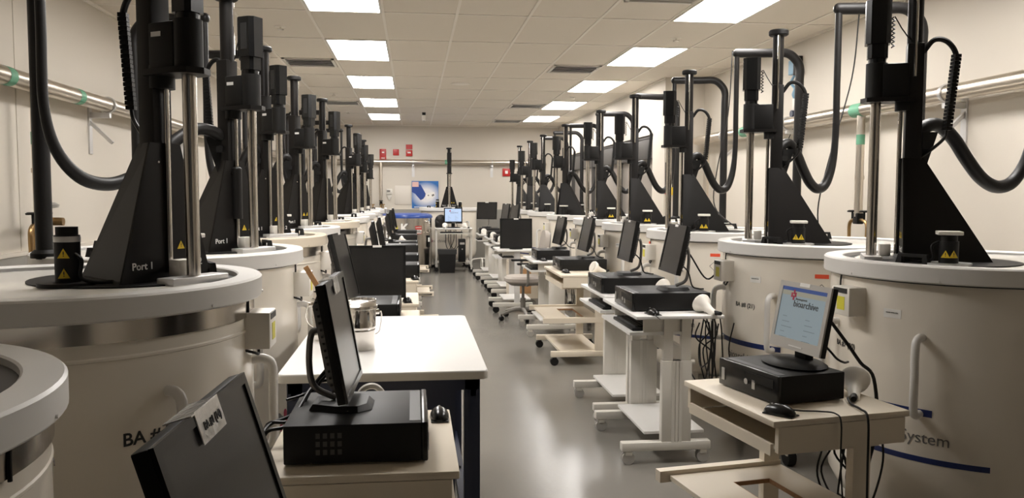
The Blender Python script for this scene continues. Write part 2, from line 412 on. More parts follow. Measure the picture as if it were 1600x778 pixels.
def gantry(t, colx, pole, end):
    ex, ey = end; pxx, pyy = pole; zt = 2.61
    hd = (Vector((ex, ey, 0))-Vector((pxx, pyy, 0)))
    gb = MB()
    p = [Vector((pxx, pyy, 1.22)), Vector((pxx, pyy, 1.8)), Vector((pxx, pyy, 2.35)), Vector((pxx, pyy, 2.49)), Vector((pxx, pyy, 2.56))+hd*.07, Vector((pxx, pyy, zt))+hd*.22, Vector((pxx, pyy, zt))+hd*.5, Vector((ex, ey, zt))]
    gb.tube(p, .034, 16).ball((ex, ey, zt), .034)
    part('gantry_pole', gb, M_rubber, t)
    part('pole_foot', MB().lathe([(0, 1.225), (.055, 1.225), (.055, 1.245), (.04, 1.26), (0, 1.26)], 20, c=(pxx, pyy)), M_blackm, t)
    hp = hose_path((colx-.02, .0), (ex, ey), zt)
    part('hose_bracket', MB().prism([(colx-.03, -.02), (colx-.05, -.02), (colx-.05, .02), (colx-.03, .02)], 1.60, 1.77, top=[(colx-.03, -.03), (colx-.10, -.03), (colx-.10, .03), (colx-.03, .03)]), M_blackm, t)
    hs = part('vacuum_hose', MB().tube(hp, .03, 14, rfun=lambda q: .029 if q < .55 else (.029-.009*min(1, (q-.55)/.15))), M_rubber, t)
    part('hose_clamp', MB().box(colx-.05, colx-.02, -.045, .045, 1.70, 1.73), M_blackm, hs)

def dewar(loc, rz, lab, colx=.3, pole=(-.58, 0), end=(-.12, -.1), band=False, beige=False, tower=True, ba=None, theta=-28, hi=True, logo=False, stripe=True, sleeve=False, motor_z=0.0, box=True, hose=True, box_turn=0):
    t = thing('cryogenic_storage_tank', lab, 'storage tank', loc, rz, 'cryogenic storage tanks')
    Mb, Mr = (M_dewar2, M_dewar2) if beige else (M_dewar, M_rimw)
    n = 96 if hi else 48
    # body
    part('body', MB().lathe([(0, .15), (.34, .15), (.46, .165), (.53, .20), (.568, .27), (RB, .36), (RB, 1.055)] + ([(RB+.003, 1.058), (RB+.003, 1.064), (RB, 1.068)] if band else []) + [(RB, 1.17), (0, 1.17)], n), Mb if not beige else M_dewar, t)
    rim = MB().lathe([(RB-.02, 1.164), (RO-.004, 1.164), (RO, 1.169), (RO, 1.226), (RO-.006, ZT), (.535, ZT), (.53, 1.228), (.53, 1.18), (RB-.02, 1.18)], n)
    for k in range(10):
        a = 2*PI*k/10+.12; rim.cyl((RO*.995*math.cos(a), RO*.995*math.sin(a), 1.176), ((RO+.004)*math.cos(a), (RO+.004)*math.sin(a), 1.176), .004, n=8)
    part('rim', rim, Mr, t)
    if band: part('steel_band', MB().lathe([(RB-.002, 1.105), (RB+.006, 1.105), (RB+.006, 1.165), (RB-.002, 1.165)], n), M_steel, t)
    else: part('seam', MB().lathe([(RB-.002, 1.157), (RB+.004, 1.157), (RB+.004, 1.165), (RB-.002, 1.165)], n), M_gasket, t)
    lid = part('lid', MB().lathe([(0, 1.221), (.47, 1.221), (.48, 1.217), (.48, 1.16), (0, 1.16)], n), M_lid, t)
    part('gasket', MB().lathe([(.478, 1.165), (.478, 1.212), (.532, 1.212), (.532, 1.165)], n), M_gasket, lid)
    # casters
    for k in range(4):
        a = R(45+90*k); x, y = .5*math.cos(a), .5*math.sin(a)
        c = part('caster', MB().cyl((x, y, .09), (x, y, .24), .028, n=14).box(x-.03, x+.03, y-.035, y+.035, .06, .11, bev=.006), M_frame, t)
        part('wheel', MB().cyl((x-.022, y, .05), (x+.022, y, .05), .05, n=20), M_blackm, c)
    # aisle-side control box
    if box:
        bx = part('control_box', MB().box(RB-.02, RB+.075, -.06, .06, 1.0, 1.12, bev=.006), M_white, t)
        part('slot', MB().box(RB+.072, RB+.077, -.045, .045, 1.095, 1.115), M_gasket, bx)
        part('yellow_label', MB().box(RB+.073, RB+.0765, -.02, .03, 1.025, 1.08), M_ylab, bx)
        BT = Matrix.Rotation(R(box_turn), 4, 'Z')
        if box_turn:
            for q in [bx]+list(bx.children): q.data.transform(BT)
        if hi and not box_turn: part('box_cord', MB().tube([(RB+.02, .03, 1.0), (RB+.025, .01, .975), (RB+.02, -.03, .985), (RB-.01, -.06, 1.0)], .005, 8), M_rubber, bx)
    if hi: part('conduit', MB().tube([(RB+.005, -.045, 1.16), (RB+.006, -.05, 1.13), (RB+.006, -.05, 1.10)], .004, 8), M_rubber, t)
    # tubular handles
    for a in ((4, -42) if rz == 0 else (-8, 37)) if box else ():
        a = R(a); ca, sa = math.cos(a), math.sin(a); e = .065
        part('handle', MB().tube([((RB-.005)*ca, (RB-.005)*sa, .95), ((RB+e*.6)*ca, (RB+e*.6)*sa, .95), ((RB+e)*ca, (RB+e)*sa, .92), ((RB+e)*ca, (RB+e)*sa, .8), ((RB+e)*ca, (RB+e)*sa, .68), ((RB+e*.6)*ca, (RB+e*.6)*sa, .65), ((RB-.005)*ca, (RB-.005)*sa, .65)], .0155, 14), M_rimw, t)
    # markings
    if stripe:
        curved_patch('blue_stripe', 1.0, .028, M_blue, t, RB, R(-8), .655, label='navy stripe')
        curved_patch('blue_stripe', 1.0, .022, M_blue, t, RB, R(12), .47, label='lower navy stripe')
        if hi:
            curved_text('lettering', 'bioarchive', .06, M_gtext, t, RB, R(14), .575)
            curved_text('lettering', 'System', .065, M_gtext, t, RB, R(39), .555)
    if ba: curved_text('number', ba[0], ba[2], M_text, t, RB, R(ba[1]), ba[3], bold=.0002 if ba[2] < .045 else .0008)
    if hi:
        curved_patch('paper_label', .075, .035, M_pagew, t, RB, R(25), 1.03)
        curved_text('label_print', 'LIQUID NITROGEN', .006, M_gtext, t, RB+.002, R(25), 1.034)
    if hi and stripe and rz and loc[1] > 4:
        curved_patch('orange_label', .07, .022, M_orange, t, RB, R(62), 1.07, label='orange hazard label')
        d = curved_patch('diamond_label', .08, .08, M_gtext, t, RB, R(62), .99, diamond=True, label='diamond hazard label')
        curved_patch('diamond_face', .070, .070, M_dewar, d, RB+.0008, R(62), .99, diamond=True)
    if logo:
        lz = .42 if loc[0] < 0 else .56
        for k, (dx, dz, mm) in enumerate(((-.03, .03, M_gtext), (.02, .035, M_pink), (-.015, -.015, M_pink), (.03, -.01, M_pink))):
            q = bmesh.new(); bmesh.ops.create_uvsphere(q, u_segments=12, v_segments=6, radius=.024)
            me = bpy.data.meshes.new('logo'); q.to_mesh(me); q.free()
            me.transform(Matrix.Translation((dx, dz, 0)) @ Matrix.Rotation(R(40-k*25), 4, 'Z') @ Matrix.Diagonal((.7, 1.15, .03, 1)))
            wrap(me, RB, R(logo), lz); me.materials.append(mm); link('logo_petal', me, t)
        curved_text('lettering', 'bioarchive', .085, M_gtext, t, RB, R(logo)+.28, lz)
    # strap handles on the lid
    for a in (R(-115), R(25), R(150)):
        M = rot_at(.45*math.cos(a), .45*math.sin(a), a+PI/2)
        part('lid_handle', MB().prism([(-.075, -.012), (-.045, -.012), (-.045, .012), (-.075, .012)], 1.21, 1.26, M=M, top=[(-.062, -.01), (-.045, -.01), (-.045, .01), (-.062, .01)])
             .prism([(.045, -.012), (.075, -.012), (.075, .012), (.045, .012)], 1.21, 1.26, M=M, top=[(.045, -.01), (.062, -.01), (.062, .01), (.045, .01)])
             .box(-.062, .062, -.009, .009, 1.252, 1.265, M=M), M_blackm, lid)
    if not tower: return t
    # ---- robot tower (sub-parts under one pedestal part)
    TW = rot_at(colx, 0, R(theta))
    ped = part('tower_pedestal', pedestal_mb(), M_black, t); ped.data.transform(TW)
    part('turntable', MB().lathe([(0, 1.20), (.30, 1.20), (.30, 1.226), (0, 1.226)], 48, M=TW @ Matrix.Translation((-.13, 0, 0))), M_blackm, ped)
    if hi:
        for s, tx in ((-1, 'Port 1'), (1, 'Port 2')):
            flat_text('port_lettering', tx, .032, M_wtext, ped, TW @ facing(1, 0, 0, (.0395, s*.10, 1.275)), bold=.0004)
            for q in ((0,) if s < 0 else (-.022, .022)):
                if s > 0: warn(ped, TW @ facing(1, 0, 0, (.0385, s*.075+q, 1.335)), .03)
        part('screw', MB().cyl((.038, -.03, 1.60), (.041, -.03, 1.60), .004, M=TW), M_chrome, ped)
    # column
    col = part('tower_column', MB().box(-.035, .03, -.037, .037, 1.195, 2.14, M=TW, bev=.004).cyl((0, 0, 2.13), (0, 0, 2.43), .031, n=24, M=TW), M_black, t)
    part('column_cap', MB().lathe([(0, 2.425), (.05, 2.425), (.056, 2.43), (.056, 2.45), (.05, 2.457), (0, 2.457)], 28, M=TW), M_blackm, col)
    part('guide_rail', MB().cyl((.047, 0, 1.25), (.047, 0, 1.96), .009, n=12, M=TW), M_chrome, col)
    part('lead_screw', MB().cyl((.0, .045, 2.0), (.0, .045, 2.42), .006, n=10, M=TW), M_chrome, col)
    if sleeve: part('rail_sleeve', MB().cyl((.047, 0, 1.38), (.047, 0, 1.62), .024, n=18, M=TW).ball((.047, 0, 1.62), .024, (1, 1, .5), M=TW), M_rubber, col)
    # carriage + motor + probe rod
    dz = motor_z; a = .145
    car = part('carriage', MB().box(.02, .125, -.042, .042, 1.885+dz, 2.03+dz, M=TW, bev=.008).cyl((a, 0, 1.885+dz), (a, 0, 2.035+dz), .044, n=28, M=TW)
               .cyl((.03, 0, 1.83+dz), (.03, 0, 1.90+dz), .04, n=20, M=TW), M_blackm, t)
    part('flange', MB().prism([(.0, -.05), (a, -.062), (a+.04, -.05), (a+.062, 0), (a+.04, .05), (a, .062), (.0, .05)], 1.868+dz, 1.887+dz, M=TW), M_black, car)
    part('carriage_label', MB().box(.035, .075, -.0435, -.0425, 1.985+dz, 2.0+dz, M=TW), M_wtext, car)
    mo = part('motor', MB().cyl((a, 0, 2.03+dz), (a, 0, 2.06+dz), .036, n=24, M=TW).prism([(a-.05, -.03), (a-.03, -.045), (a+.03, -.045), (a+.05, -.03), (a+.05, .03), (a+.03, .045), (a-.03, .045), (a-.05, .03)], 2.115+dz, 2.30+dz, M=TW)
              .prism([(a-.04, -.025), (a-.025, -.038), (a+.025, -.038), (a+.04, -.025), (a+.04, .025), (a+.025, .038), (a-.025, .038), (a-.04, .025)], 2.055+dz, 2.12+dz, M=TW), M_blackg, car)
    part('motor_recess', MB().box(a-.018, a+.018, -.047, -.0445, 2.15+dz, 2.27+dz, M=TW), M_gasket, car)
    if hi:
        co = []
        for k in range(60):
            an = k*PI/4; co.append(TW @ Vector((a-.06+.006*math.cos(an), .006*math.sin(an), 2.1+dz+k*.0022)))
        co.append(TW @ Vector((a-.09, .01, 2.18+dz))); co.append(TW @ Vector((.02, .03, 2.12+dz)))
        part('coiled_lead', MB().tube(co, .0028, 6, sub=1), M_rubber, car)
    part('probe_rod', MB().cyl((a, 0, 1.235), (a, 0, 1.88+dz), .0215, n=24, M=TW), M_steel, t)
    pl = part('port_plate', MB().box(a-.035, a+.035, -.115, .115, 1.215, 1.243, M=TW, bev=.003), M_alu, t)
    part('port_block', MB().box(a-.075, a-.03, -.03, .03, 1.24, 1.293, M=TW, bev=.005), M_white, pl)
    # port motors, one each side of the fin
    for s in (-1, 1):
        px, py = -.12, s*.235
        zt_ = 1.345 if s > 0 else 1.40
        c = part('port_actuator', MB().cyl((px, py, 1.19), (px, py, zt_-.025), .036, n=24, M=TW).cyl((px, py, 1.29), (px, py, zt_), .031, n=24, M=TW), M_blackm, t)
        part('actuator_flange', MB().lathe([(0, 1.21), (.085, 1.21), (.085, 1.234), (0, 1.234)], 32, M=TW, c=(px, py)), M_alu if s > 0 else M_blackm, c)
        if s > 0: part('actuator_cap', MB().box(px-.045, px+.045, py-.04, py+.04, 1.345, 1.36, M=TW, bev=.003), M_white, c)
        else: part('silver_band', MB().cyl((px, py, 1.355), (px, py, 1.372), .0375, n=24, M=TW), M_alu, c)
        if hi:
            for q, z in (((.62, 1.262), (.62, 1.322)) if s < 0 else ((-.35, 1.27), (.45, 1.27))):
                warn(c, TW @ facing(math.sin(q), s*math.cos(q), 0, (px+.0365*math.sin(q), py+s*.0365*math.cos(q), z)), .034)
        if hi: part('actuator_cable', MB().tube([TW @ Vector(p) for p in ((px+.03, py, 1.32), (px+.06, py, 1.30), (px+.055, py+.0, 1.25), (px+.09, py-s*.02, 1.235), (px+.13, py-s*.05, 1.235))], .006, 8), M_rubber, c)
    # gantry pole, bar and hose
    if hose: gantry(t, colx, pole, end)
    # energy chain
    ch = [TW @ Vector(q) for q in ((-.03, 0.02, 2.10), (-.07, .02, 2.15), (-.12, .02, 2.14), (-.155, .02, 2.08), (-.15, .02, 1.98), (-.14, .02, 1.86), (-.13, .02, 1.78))]
    cb = MB().tube(ch, .011, 8)
    for k in range(21):
        q = k/20; a0 = Vector(ch[3]).lerp(Vector(ch[6]), q); cb.box(-.0135-.001*(k % 2), .0135, -.015, .015, -.0062, .0062, M=Matrix.Translation(a0))
    part('cable_chain', cb, M_blackm, t)
    part('chain_lead', MB().tube([TW @ Vector(q) for q in ((-.13, .02, 1.78), (-.12, .02, 1.74), (-.07, .01, 1.69), (-.03, 0, 1.66))], .007, 8), M_rubber, t)
    return t

XLc, XRc = -1.10, 2.42
Rr = [3.28, 4.60, 6.15, 7.7, 9.15, 11.05, 13.0, 14.5, 15.95]
rlab = ['nearest cream tank with tower on the right, behind the lit monitor', 'second cream tank from the camera on the right, numbered 8', 'third cream tank from the camera on the right side',
        'fourth cream tank from the camera on the right side', 'fifth cream tank on the right, tower under a far bent pole', 'sixth cream tank on the right with a symmetric black pedestal', 'seventh cream tank on the right, far down the row', 'eighth cream tank on the right, near the far end', 'farthest cream tank on the right, beside the back wall']
rba = [('BA #7 (20)', -1, .034, .86), ('BA #8 (21)', 17, .036, .875), None, None, None, None, None, None, None]
rth = [-26, -22, -18, -14, -12, -42, -20, -20, -20]
for i, y in enumerate(Rr):
    dewar((XRc, y, 0), PI, rlab[i], colx=.31 if i < 5 else .36, ba=rba[i], theta=rth[i], box_turn=0 if i else 6, hi=i < 5, motor_z=[.03, 0, .0, -.03, .02, 0, .03, -.02, -.12][i], end=(-.1, -.08) if 0 < i != 4 else ((-.08, .1) if i else (-.34, -.1)))
# left row
Lr = [(1.42, False), (2.74, True), (4.12, True), (5.55, True), (6.9, True), (8.45, True), (10.0, False), (11.55, True), (13.15, True), (14.7, True)]
llab = ['cream tank at the bottom left corner, only its rim and side showing', 'largest cream tank on the left with steel band and black tower reading Port 1', 'second towered tank on the left with the big hose loop', 'third towered tank on the left with a beige rim and steel band',
        'fourth towered tank on the left with a narrow white rim', 'fifth towered tank on the left with beige rim', 'cream tank on the left with no tower, behind the small monitors', 'left tank whose towers begin again past the gap', 'second to last tank in the left row', 'farthest tank in the left row, by the back wall']
LX = [-1.23, -1.115, -1.16, -1.19, -1.22, -1.16, -1.14, -1.14, -1.14, -1.13]
for i, (y, tw) in enumerate(Lr):
    kw = {}
    if i == 2: kw = dict(pole=(-.41, -.42), end=(-.31, -.62), sleeve=True)
    if i == 0: kw = dict(box=False)
    if i == 1: kw = dict(hose=False)
    tk = dewar((LX[i], y, 0), 0, llab[i], colx=[.25, .30, .27, .22, .255, .25, .25, .25, .25, .25][i], band=i in (0, 1, 3, 5), beige=i in (3, 5), tower=tw, theta=-42 if i == 3 else -31, hi=i < 5, stripe=False,
          ba=('BA # 2 (15)', -43, .05, .835) if i == 1 else None, logo=(-21 if i == 2 else False), motor_z=[0, .0, .03, .02, .0, .02, 0, .02, -.03, -.1][i], **kw)
    if i == 0: tk.scale = (1, 1, .944)
# tank in front of the back wall (aisle side looks at the camera)
dewar((.72, 17.1, 0), -PI/2, 'cream tank standing across the end of the aisle in front of the back wall', colx=.2, theta=0, hi=True, stripe=False, logo=-42, motor_z=.05, hose=False)

# ------------------------------------------------------------------ stainless freezer with blue lid
t = thing('stainless_freezer', 'stainless steel nitrogen freezer with blue lid at the end of the left row', 'freezer', (-.14, 15.95, 0))
part('body', MB().lathe([(0, .07), (.44, .07), (.48, .10), (.48, 1.05), (0, 1.05)], 64), M_steel, t)
part('lid', MB().lathe([(0, 1.14), (.40, 1.135), (.48, 1.11), (.495, 1.08), (.495, 1.05), (0, 1.05)], 64), M_blue2, t)
curved_patch('danger_sign', .14, .15, M_red, t, .48, R(-62), .83, label='red and white danger sign')
curved_patch('sign_panel', .125, .07, M_pagew, t, .482, R(-62), .80)
curved_text('sign_lettering', 'DANGER', .03, M_wtext, t, .482, R(-62), .875, bold=.001)
curved_text('sign_lettering', 'LIQUID\nNITROGEN', .024, M_text, t, .484, R(-62), .80, bold=.001)
curved_text('lettering', 'K', .22, M_gtext, t, .480, R(-95), .86, bold=.016)
curved_text('lettering', 'K', .22, M_pagew, t, .4815, R(-95), .86, bold=.008)
curved_patch('yellow_label', .03, .06, M_ylab, t, .481, R(-112), .88)
h = part('door_handle', MB().tube([(.37, -.30, .78), (.42, -.345, .78), (.43, -.35, .85), (.42, -.345, .98), (.37, -.30, .98)], .012, 10), M_chrome, t)
part('controller', MB().box(.40, .44, -.30, -.26, .5, .72, bev=.005), M_blackm, t)
part('controller_label', MB().box(.405, .435, -.303, -.3005, .60, .68), M_pagew, t)
for k in range(4):
    a = R(45+90*k); part('leg', MB().cyl((.38*math.cos(a), .38*math.sin(a), 0), (.38*math.cos(a), .38*math.sin(a), .1), .03), M_blackm, t)
part('drain_stub', MB().cyl((.12, -.47, .03), (.12, -.47, .2), .012).cyl((.12, -.4, .06), (.12, -.52, .03), .02), M_brass, t)
# valve stand behind
t = thing('valve_manifold', 'small valve manifold with two knobs behind the blue lid', 'valve', (-.70, 16.3, 0))
part('post', MB().cyl((0, 0, 0), (0, 0, 1.22), .03).cyl((0, 0, 0), (0, 0, .02), .12), M_alu, t)
part('rail', MB().tube([(-.16, 0, 1.0), (-.16, 0, 1.22), (.16, 0, 1.22), (.16, 0, 1.0)], .014, 8, smooth=False), M_alu, t)
for s in (-1, 1): part('knob', MB().cyl((s*.1, 0, 1.22), (s*.1, 0, 1.30), .012).lathe([(0, 1.29), (.035, 1.29), (.035, 1.31), (0, 1.31)], 14, c=(s*.1, 0)), M_brass, t)
part('gauge', MB().cyl((.06, -.02, 1.16), (.06, -.06, 1.16), .04), M_blue2, t)

# ------------------------------------------------------------------ desks and carts (local +X = user side on the aisle)
def caster(parent, x, y, m, r=.032):
    c = part('caster', MB().cyl((x, y, r*1.6), (x, y, .095), .01, n=10).box(x-.02, x+.02, y-.024, y+.024, r*1.4, r*2.1, bev=.004), M_frame if m is M_caster else M_blackm, parent)
    part('wheel', MB().cyl((x, y-.02, r), (x, y-.005, r), r, n=18).cyl((x, y+.005, r), (x, y+.02, r), r, n=18), m, c)
def beige_desk(loc, rz, lab, wy=.66, dx=.56, zt=.78, shelf=True, group='beige computer desks'):
    t = thing('computer_desk', lab, 'desk', loc, rz, group)
    h = wy/2
    part('desktop', MB().box(-dx/2, dx/2, -h, h, zt-.022, zt, bev=.004), M_beige, t)
    for s in (-1, 1):
        part('side_rail', MB().box(-dx/2+.02, dx/2-.02, s*h-(.02 if s > 0 else 0), s*h+(.02 if s < 0 else 0), zt-.11, zt-.0225), M_beige, t)
        x0 = -.10
        part('leg', MB().box(x0-.035, x0+.035, s*(h-.045)-.018, s*(h-.045)+.018, .10, zt-.11), M_beige, t)
        part('foot', MB().box(-dx/2+.02, dx/2+.08, s*(h-.045)-.022, s*(h-.045)+.022, .075, .125, bev=.004), M_beige, t)
    part('back_rail', MB().box(-dx/2, -dx/2+.02, -h+.025, h-.025, zt-.12, zt-.0225), M_beige, t)
    tr = part('keyboard_tray', MB().box(-dx/2+.1, dx/2-.01, -h+.03, h-.03, zt-.125, zt-.11), M_beige, t)
    part('tray_lip', MB().box(dx/2-.022, dx/2-.01, -h+.03, h-.03, zt-.11, zt-.085), M_beige, tr)
    if shelf:
        z = .385
        sh = part('printer_shelf', MB().box(.16, .36, -h+.07, h-.07, z, z+.018).box(-.14, .0, -h+.07, h-.07, z, z+.018).box(0, .16, -h+.07, -h+.2, z, z+.018).box(0, .16, h-.2, h-.07, z, z+.018), M_beige, t)
        part('shelf_edge', MB().box(.001, .004, -h+.2, h-.2, z+.001, z+.017).box(.156, .159, -h+.2, h-.2, z+.001, z+.017).box(.004, .156, -h+.2, -h+.203, z+.001, z+.017), M_chip, sh)
        for s in (-1, 1):
            sb = part('shelf_bar', MB().box(-.14, .40, s*(h-.045)-.02, s*(h-.045)+.02, z-.01, z+.035), M_beige, t)
            part('slide', MB().box(-.1, .38, s*(h-.074)-.006, s*(h-.074)+.006, z-.002, z+.02) if s > 0 else MB().box(-.1, .38, -(h-.02)-.008, -(h-.02)-.004, z+.0, z+.02), M_chrome, sb)
    part('base_shelf', MB().box(-.12, .25, -h+.07, h-.07, .11, .128), M_beige, t)
    for s in (-1, 1):
        for x in (-dx/2+.05, dx/2+.05): caster(t, x, s*(h-.045), M_blackm, .036)
    return t
def white_cart(loc, rz, lab, wy=.80, dx=.50, zt=.84, base=True, wheel=None, group='white height-adjustable carts', twin=True, tray=True):
    t = thing('computer_cart', lab, 'cart', loc, rz, group); h = wy/2; wheel = wheel or M_caster
    part('worktop', MB().box(-dx/2, dx/2, -h, h, zt-.02, zt, bev=.004), M_lam, t)
    for s in (-1, 1):
        y = s*(h-.07)
        if twin:
            part('column', MB().box(-.078, -.025, y-.018, y+.018, .1, zt-.02).box(.025, .078, y-.018, y+.018, .1, zt-.02), M_frame, t)
            part('column_sleeve', MB().box(-.085, .085, y-.024, y+.024, .1, .58, bev=.003).box(-.03, -.012, y-.027, y+.027, .1, .58).box(-.008, .008, y-.027, y+.027, .1, .58).box(.012, .03, y-.027, y+.027, .1, .58), M_frame, t)
            part('knob', MB().cyl((-.105, y, .57), (-.085, y, .57), .015), M_white, t)
        else:
            part('column', MB().box(-.035, .035, y-.02, y+.02, .1, zt-.02), M_lam, t)
        part('foot', MB().box(-dx/2+.05, dx/2+.06, y-.028, y+.028, .075, .125, bev=.006), M_frame, t)
        for x in (-dx/2+.09, dx/2+.02): caster(t, x, y, wheel, .036 if wheel is M_caster else .042)
    part('cross_rail', MB().box(-.09, -.06, -h+.08, h-.08, .55, .63), M_frame, t)
    if tray:
        tr = part('keyboard_tray', MB().box(-.05, dx/2+.02, -h+.06, h-.06, zt-.115, zt-.098), M_lam, t)
        for s in (-1, 1): part('tray_bracket', MB().box(-.02, dx/2-.06, s*(h-.075)-.006, s*(h-.075)+.006, zt-.1, zt-.02), M_frame, tr)
    if base: part('base_shelf', MB().box(-.18, .17, -h+.1, h-.1, .155, .172, bev=.002), M_lam, t)
    return t

# --------------------------- computers and peripherals (local +X = front)
def computer(loc, rz, lab, dx=.37, dy=.36, hh=.11, det=True, group='black desktop computers lying flat'):
    t = thing('desktop_computer', lab, 'computer', loc, rz, group)
    part('chassis', MB().box(-dx/2, dx/2-.018, -dy/2, dy/2, .006, hh, bev=.003), M_blackm, t)
    part('foot_pad', MB().box(-dx/2+.03, dx/2-.05, -dy/2+.03, dy/2-.03, 0, .007), M_gasket, t)
    fp = part('front_panel', MB().box(dx/2-.018, dx/2, -dy/2-.002, dy/2+.002, .004, hh+.002, bev=.005), M_blackg, t)
    part('optical_drive', MB().box(dx/2-.001, dx/2+.002, -dy/2+.17, dy/2-.02, hh*.55, hh*.85), M_blackm, fp)
    part('power_button', MB().cyl((dx/2-.001, .0, hh*.5), (dx/2+.004, .0, hh*.5), .011, n=16), M_silver, fp)
    part('badge', MB().box(dx/2-.001, dx/2+.002, .035, .052, hh*.3, hh*.62), M_silver, fp)
    if det:
        part('port_panel', MB().box(dx/2-.001, dx/2+.002, -dy/2+.02, -dy/2+.04, hh*.25, hh*.7), M_silver, fp)
        v = MB()
        for i in range(4):
            for j in range(3):
                v.box(-dx*.28+i*.019, -dx*.28+i*.019+.011, -dy/2-.0006, -dy/2+.001, .03+j*.022, .03+j*.022+.014)
        part('side_vent', v, M_vent, t)
        part('top_latch', MB().box(dx/2-.05, dx/2-.02, -dy/2+.02, dy/2-.02, hh-.001, hh+.001), M_gasket, t)
    return t
def monitor(loc, rz, lab, wd=.40, ht=.33, zb=.055, tilt=8, style='arm', screen=None, tape=None, frame=None, det=True, group='flat screen monitors', th=.055, logo=False):
    t = thing('monitor', lab, 'monitor', loc, rz, group); frame = frame or M_blackg
    P = Matrix.Translation((0, 0, zb)) @ Matrix.Rotation(R(-tilt), 4, 'Y')
    fr = .016 if style == 'arm' else .02; bot = fr if style == 'arm' else .04
    sh = MB().box(-.022, 0, -wd/2, wd/2, 0, ht, M=P, bev=.003)
    sh.prism([(-wd/2+.02, .02), (wd/2-.02, .02), (wd/2-.02, ht-.02), (-wd/2+.02, ht-.02)], 0, .03,
             M=P @ Matrix(((0, 0, -1, -.02), (1, 0, 0, 0), (0, 1, 0, 0), (0, 0, 0, 1))), top=[(-wd/2+.07, .05), (wd/2-.07, .05), (wd/2-.07, ht-.06), (-wd/2+.07, ht-.06)])
    body = part('housing', sh, M_blackm, t)
    bz = MB().box(0, .007, -wd/2, -wd/2+fr, 0, ht, M=P).box(0, .007, wd/2-fr, wd/2, 0, ht, M=P).box(0, .007, -wd/2+fr, wd/2-fr, 0, bot, M=P).box(0, .007, -wd/2+fr, wd/2-fr, ht-fr, ht, M=P)
    part('bezel', bz, frame, t)
    sc = part('screen', MB().box(.0, .0035, -wd/2+fr, wd/2-fr, bot, ht-fr, M=P), screen or M_screen, t)
    if logo == True:
        part('title_bar', MB().box(.0035, .0042, -wd/2+fr, wd/2-fr, ht-fr-.014, ht-fr, M=P), M_litbar, sc)
        part('toolbar', MB().box(.0035, .0042, -wd/2+fr, wd/2-fr, ht-fr-.032, ht-fr-.014, M=P), M_litbar2, sc)
    if logo:
        flat_text('screen_lettering', 'bioarchive', .036, M_vent, sc, P @ facing(1, 0, 0, (.0045, .022, ht*.68)))
        flat_text('screen_lettering', 'thermogenesis', .012, M_gtext, sc, P @ facing(1, 0, 0, (.0045, -.01, ht*.755)))
        lg = MB()
        for dy, dz in ((-.072, .02), (-.06, .032), (-.06, .01), (-.05, .022)): lg.box(.0036, .0046, dy-.005, dy+.005, ht*.73+dz-.010, ht*.73+dz+.008, M=P)
        part('screen_logo', lg, M_pink, sc)
        ln = MB()
        for i in range(6):
            for c in (-1, 1): ln.box(.0036, .0042, c*.07-.035, c*.07+.02*((i*7) % 3)-.01, ht*.47-i*.02, ht*.47-i*.02+.0025, M=P)
        part('screen_text_lines', ln, mat('faint screen text', (.02, .02, .02), .4, emit=(.16, .20, .22), es=.6), sc)
    if det:
        v = MB()
        for k in range(14):
            for s in (-1, 1): v.box(-.036, -.030, s*(wd/2-.045)-.012, s*(wd/2-.045)+.012, .03+k*(ht-.06)/14, .03+k*(ht-.06)/14+.006, M=P)
        part('back_vents', v, M_gasket, body)
        part('monitor_cable', MB().tube([(-.05, .06, zb+.06), (-.10, .07, zb+.01), (-.12, .09, .03), (-.16, .08, .012), (-.2, .05, .006)], .0045, 8), M_rubber, t)
    if tape is not None:
        tp = part('tape_label', MB().box(-.03, .0095, -.075, .035, ht-.001, ht+.0012, M=P).box(.007, .0085, -.06, .045, ht-.045, ht+.002, M=P), M_tape, t, label='strip of clear tape')
        if tape: flat_text('tape_lettering', tape, .017, M_text, tp, P @ facing(1, 0, 0, (.0092, -.004, ht-.024)))
    else:
        part('top_label', MB().box(-.015, .0078, -.03, .03, ht-.001, ht+.001, M=P).box(.0068, .0082, -.03, .03, ht-.013, ht+.001, M=P), M_pagew, t)
    if style == 'arm':
        sx = -.035-math.sin(R(tilt))*ht*.5
        b2 = MB().tube([(sx, 0, zb+ht*.5), (min(-.09, sx-.04), 0, zb+ht*.52), (-.12, 0, zb+ht*.46), (-.125, 0, zb+ht*.2), (-.11, 0, .055), (-.05, 0, .022)], .0095, 10)
        part('stand_arm', b2, M_darksilver, t)
        part('base', MB().prism([(-.12, -.05), (-.04, -.085), (.02, -.085), (.055, -.05), (.055, .05), (.02, .085), (-.04, .085), (-.12, .05)], 0, .016, top=[(-.11, -.045), (-.04, -.075), (.018, -.075), (.04, -.045), (.04, .045), (.018, .075), (-.04, .075), (-.11, .045)]), M_blackm, t)
    else:
        part('stand_arm', MB().box(-.06, -.025, -.035, .035, .012, zb+.06, bev=.004), M_blackm, t)
        part('base', MB().lathe([(0, 0), (.12, 0), (.125, .005), (.11, .014), (.04, .02), (0, .02)], 40, M=Matrix.Diagonal((.85, 1.15, 1, 1)), c=(0, 0)), M_blackm, t)
        part('buttons', MB().box(.0065, .009, -.03, .05, .013, .017, M=P), M_lam, t)
    return t
def mouse(loc, rz, lab, cord=None):
    t = thing('computer_mouse', lab, 'mouse', loc, rz, 'black computer mice')
    part('shell', MB().ball((0, 0, .004), .05, (1.15, .62, .66), 20).box(-.056, .05, -.028, .028, -.0, .004), M_blackg, t)
    bpy.data.objects[t.name]
    part('wheel', MB().cyl((.03, -.004, .026), (.03, .004, .026), .008, n=12), M_chairpl, t)
    if cord: part('cord', MB().tube(cord, .0028, 8), M_rubber, t)
    # flatten the underside
    me = t.children[0].data
    for v in me.vertices:
        if v.co.z < 0: v.co.z = 0
    return t
